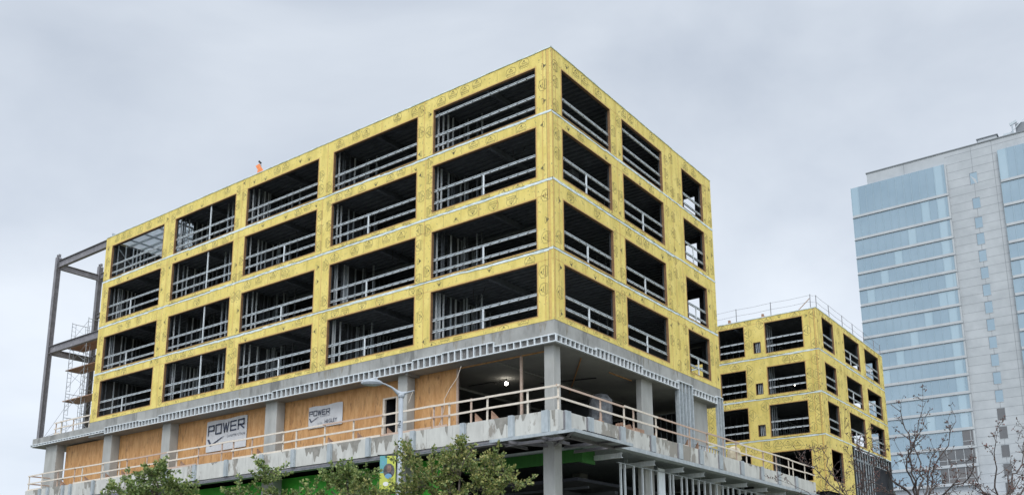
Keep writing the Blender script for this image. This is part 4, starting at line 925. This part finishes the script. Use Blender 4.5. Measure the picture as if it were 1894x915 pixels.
def bq(u0, u1, z0, z1, off): 
    return [tuple(o0+dd*u0+nn*off+Vector((0, 0, z0))), tuple(o0+dd*u1+nn*off+Vector((0, 0, z0))), tuple(o0+dd*u1+nn*off+Vector((0, 0, z1))), tuple(o0+dd*u0+nn*off+Vector((0, 0, z1)))]
mb = MB(); mb.poly(bq(0, 1, -9.6, -8.44, 0), 'lime'); mb.poly(bq(0, 1, -9.6, -8.44, -.006), 'lime'); mb.poly(bq(.55, 1, -9.0, -8.44, .002), 'teal'); 
for cu, cz, ru, rz_, m_, of in ((.42, -8.93, .36, .24, 'photo', .004), (.42, -8.86, .16, .12, 'skin', .006), (.45, -9.1, .22, .08, 'blue', .006), (.80, -8.68, .08, .06, 'blue', .004), (.80, -8.68, .05, .035, 'teal', .005), (.6, -9.35, .18, .07, 'paint', .004)):
    mb.poly([tuple(o0+dd*(cu+ru*math.cos(t*math.pi/9))+nn*of+Vector((0, 0, cz+rz_*math.sin(t*math.pi/9)))) for t in range(18)], m_)
mb.build('banner_cloth', bn)

# ------------------------------------------------------------------ trees
def leafy(name, base, top_z, rx, rz_, seed, label, nspr=150, lm='leaf', lsz=.06, lean=(0, 0), group='leafy street trees in front of the podium', bumps=()):
    rg = random.Random(seed); t = thing(name, base, label, 'tree', group)
    bx_, by_, bz_ = base; H = top_z-bz_; cz = top_z-rz_; cc = Vector((bx_+lean[0], by_+lean[1], cz))
    tr = MB(); lf = MB()
    trunk = [Vector((bx_, by_, bz_)), Vector((bx_+.05, by_, bz_+H*.25)), Vector((bx_+lean[0]*.4-.05, by_+lean[1]*.4, cz-rz_*.6)), cc, cc+Vector((.05, 0, rz_*.6))]
    tr.tube(trunk, [.13, .10, .07, .045, .015], 'bark', 8)
    limbs = []
    for i in range(22):
        f = rg.uniform(.1, .9); st = trunk[2].lerp(trunk[4], f); th = rg.uniform(0, 2*math.pi); el = rg.uniform(-.1, 1.0)
        d = Vector((math.cos(th)*math.cos(el), math.sin(th)*math.cos(el), math.sin(el)*.9+.1)); ln = rg.uniform(.45, .8)*rx*(1.1-f*.4)
        p1 = st+d*ln*.5+Vector((rg.uniform(-.1, .1), rg.uniform(-.1, .1), .05)); p2 = st+d*ln+Vector((0, 0, .1)); tr.tube([st, p1, p2], [.035, .022, .01], 'bark', 5, False); limbs.append((p1, p2))
    cl = [(cc+Vector((rg.gauss(0, .45)*rx, rg.gauss(0, .45)*rx, rg.gauss(0, .42)*rz_)), rg.uniform(.25, .5)) for _ in range(12)]
    cl += [(Vector(b_[:3]), b_[3]) for b_ in bumps]
    for i in range(nspr):
        c, r_ = rg.choice(cl); th = rg.uniform(0, 2*math.pi); ph = math.acos(rg.uniform(-.7, 1))
        d = Vector((math.sin(ph)*math.cos(th), math.sin(ph)*math.sin(th), math.cos(ph)))
        p0 = c+d*r_*rx*.35*rg.random(); L_ = r_*rx*(rg.uniform(.5, 1.0) if rg.random() < .8 else rg.uniform(1.2, 1.9)); d2 = (d+Vector((rg.uniform(-.35, .35), rg.uniform(-.35, .35), rg.uniform(.1, .9)))).normalized()
        pm = p0+d*L_*.5; pe = pm+d2*L_*.6; tr.tube([p0, pm, pe], [.010, .007, .003], 'bark', 3, False)
        nl = int(16+L_*40)
        for k in range(nl):
            f = rg.random()**.8; q = p0.lerp(pm, f*2) if f < .5 else pm.lerp(pe, f*2-1)
            ax = (d2+Vector((rg.gauss(0, .8), rg.gauss(0, .8), rg.gauss(0, .7)))).normalized(); q = q+ax*rg.uniform(.01, .05)
            sdv_ = ax.cross(Vector((rg.gauss(0, 1), rg.gauss(0, 1), rg.gauss(0, 1)))).normalized(); s = lsz*rg.uniform(.6, 1.2); w2 = s*.38
            mid = q+ax*s*.5; nrm = ax.cross(sdv_)*s*.12
            lf.poly([q, mid+sdv_*w2+nrm, q+ax*s, mid-sdv_*w2+nrm], lm)
    tr.build('trunk', t); lf.build('foliage', t); return t
# positions on the pavement between the camera and the building
leafy('street_tree', (6.2, -14.1, GZ), -8.35, 1.4, 2.0, 11, 'tallest leafy green tree, crown right of the street lamp', 270, 'leaf2', .10, bumps=[(6.25, -14.1, -8.7, .25), (6.2, -14.15, -9.0, .4), (6.15, -14.2, -9.4, .5), (6.95, -13.5, -9.2, .36), (7.2, -13.25, -9.45, .36), (7.3, -13.15, -9.7, .3), (5.7, -14.6, -9.6, .45), (5.5, -14.8, -9.8, .45), (6.0, -14.3, -9.9, .6), (6.8, -13.6, -9.95, .5)])
leafy('street_tree', (2.7, -15.2, GZ), -8.95, 1.15, 1.7, 5, 'leafy tree left of the lamp-post banner, crown against the green wall', 260, 'leaf', .10, bumps=[(2.6, -15.2, -9.15, .3), (2.3, -15.4, -9.5, .45), (2.9, -15.0, -9.5, .45), (3.0, -15.0, -9.8, .5), (1.9, -15.8, -9.95, .5)])
leafy('street_tree', (.9, -16.8, GZ), -9.35, 1.1, 1.5, 8, 'low leafy tree between the leftmost tree and the one against the green wall', 180, 'leaf', .10, bumps=[(.9, -16.8, -9.45, .3), (.3, -17.2, -9.9, .45), (1.3, -16.5, -9.9, .45)])
leafy('street_tree', (-1.0, -19.1, GZ), -9.1, .95, 1.6, 21, 'leftmost leafy tree, crown in front of the plywood wall', 230, 'leaf', .10, bumps=[(-.95, -19.05, -9.2, .25), (-1.3, -19.2, -9.6, .45), (-.7, -18.8, -9.7, .45), (-1.7, -19.5, -9.95, .45), (-.5, -18.7, -9.95, .45)])
leafy('street_tree', (4.4, -15.4, GZ), -9.75, 1.05, 1.3, 31, 'low yellowish-green tree directly under the lamp-post banner', 200, 'leaf2', .10, bumps=[(4.3, -15.4, -10.1, .5), (4.9, -15.0, -10.0, .5), (3.7, -15.8, -10.0, .5)])

def bare(fork, ends, seed, label, th0=.045):
    rg = random.Random(seed); fork = Vector(fork); base = Vector((fork.x+.1, fork.y-.05, GZ)); t = thing('bare_tree', base, label, 'tree', 'bare trees at the right'); tr = MB(); bd = MB()
    tr.tube([base, base.lerp(fork, .5)+Vector((.06, 0, 0)), fork], [th0*1.5, th0*1.2, th0], 'twig', 8)
    def bud(c):
        for _ in range(rg.choice((1, 2, 3))):
            q = c+Vector((rg.gauss(0, .012), rg.gauss(0, .012), rg.gauss(0, .012))); s = rg.uniform(.005, .012); m_ = rg.choice(('red', 'brownleaf', 'twig'))
            e = [q+Vector((s, 0, 0)), q+Vector((0, s, 0)), q+Vector((-s, 0, 0)), q+Vector((0, -s, 0))]
            for i in range(4): bd.poly([e[i], e[(i+1) % 4], q+Vector((0, 0, s*1.4))], m_); bd.poly([e[(i+1) % 4], e[i], q-Vector((0, 0, s*1.4))], m_)
    def branch(p0, p1, r0, dep):
        ln = (p1-p0).length; n = max(4, int(ln/.11)); pts = []; wv = Vector((0, 0, 0))
        for i in range(n+1):
            f = i/n; wv += Vector((rg.gauss(0, 1), rg.gauss(0, 1), rg.gauss(0, 1)))*ln*.022
            pts.append(p0.lerp(p1, f)+wv*math.sin(math.pi*f)**.5 if 0 < f < 1 else p0.lerp(p1, f))
        rs = [max(.003, r0*(1-.75*i/n)) for i in range(n+1)]; tr.tube(pts, rs, 'twig', 6 if r0 > .015 else 4, False)
        for i in range(1, n+1):
            if r0 < .014 or i > n*.3:
                for _ in range(rg.choice((0, 1, 1, 2))):               # short spurs
                    d = Vector((rg.gauss(0, 1), rg.gauss(0, 1), rg.gauss(.4, .7))).normalized(); q = pts[i]+d*rg.uniform(.02, .07); tr.tube([pts[i], q], [.0035, .003], 'twig', 3, False)
                    if rg.random() < .6: bud(q)
            if dep > 0 and i > n*.15 and rg.random() < (.62 if dep > 1 else .4):
                d = (pts[i]-pts[i-1]).normalized(); a = Vector((rg.gauss(0, 1), rg.gauss(0, 1), rg.gauss(.2, .6))).normalized()
                d = (d*.7+a*.9).normalized(); L_ = ln*rg.uniform(.22, .5)*(1-.4*i/n)
                branch(pts[i], pts[i]+d*L_, rs[i]*.6, dep-1)
    for e in ends: branch(fork-Vector((0, 0, rg.uniform(0, .12))), Vector(e), th0*.42, 2)
    tr.build('trunk', t); bd.build('buds', t); return t
bare((19.88, -19.19, -11.56), [(19.73, -19.77, -10.13), (19.7, -19.14, -10.48), (20.09, -19.41, -10.24), (20.46, -18.87, -10.34), (20.16, -18.88, -10.75), (20.82, -19.9, -11.07), (19.51, -20.29, -10.98), (20.08, -18.46, -11.13), (19.2, -19.86, -11.15)], 3, 'bare branching tree with reddish buds in front of the glass tower')
bare((20.97, -18.99, -11.78), [(21.06, -19.52, -10.73), (21.26, -17.95, -10.4), (20.55, -19.12, -10.99), (21.16, -18.29, -10.95), (20.64, -19.09, -11.36), (21.55, -18.64, -10.86), (21.7, -19.61, -11.38), (20.3, -18.83, -11.4)], 14, 'bare tree with dense twigs at the right edge of the view', .04)
bare((19.04, -19.41, -11.69), [(18.7, -18.74, -10.31), (18.2, -19.62, -10.78), (19.35, -18.82, -10.93), (18.45, -19.23, -10.62), (19.49, -20.19, -10.73), (17.83, -19.26, -11.06), (18.63, -19.34, -11.09)], 25, 'low bare bushy tree in front of the smaller yellow wing', .035)
# second lit bulb, inside the wing
l2 = thing('work_light', (-3.56, 43.0, 6.8), 'tiny lit bulb inside the third-storey corner window of the smaller yellow wing', 'lamp')
mb = MB(); n = 8; f = lambda a, b: (-3.56+.05*math.cos(a)*math.cos(b), 43.0+.05*math.cos(a)*math.sin(b), 5.35+.05*math.sin(a))
for i in range(5):
    for j in range(n): a0, a1, b0, b1 = math.pi*i/5-math.pi/2, math.pi*(i+1)/5-math.pi/2, 2*math.pi*j/n, 2*math.pi*(j+1)/n; mb.poly([f(a0, b0), f(a0, b1), f(a1, b1), f(a1, b0)], 'bulb')
mb.build('bulb', l2, True); mb = MB(); mb.tube([(-3.56, 43, 5.43), (-3.56, 43, 6.85)], .015, 'gapdark', 5); mb.build('cable', l2)
# ducts and pipes under the decks, different in every storey
for st, (a, b, wd, ht) in enumerate((((-39, 4.2, 2.85), (-26.5, 4.2, 2.85), .6, .3), ((-24, 3.2, 6.5), (-1.5, 3.2, 6.5), .35, .25), ((-15.5, 5.2, 10.1), (-2, 5.2, 10.1), .7, .35), ((-31, 4.0, 13.6), (-18, 4.0, 13.6), .5, .3))):
    mb = MB(); mb.beam(a, b, wd, ht, 'studdark'); mb.build('duct', main)
mb = MB()
for x, z in ((-6.2, 2.9), (-12.3, 6.5), (-21, 10.2), (-29, 2.9), (-3.5, 10.2), (-37, 6.5)): mb.tube([(x, 1.4, z+.35), (x+.05, 1.4, z-.3), (x+.25, 1.5, z-.6), (x+.5, 1.5, z-.2), (x+.7, 1.6, z+.35)], .018, 'gapdark', 5)
mb.build('hanging_cables', main)
scn.cycles.use_adaptive_sampling = True
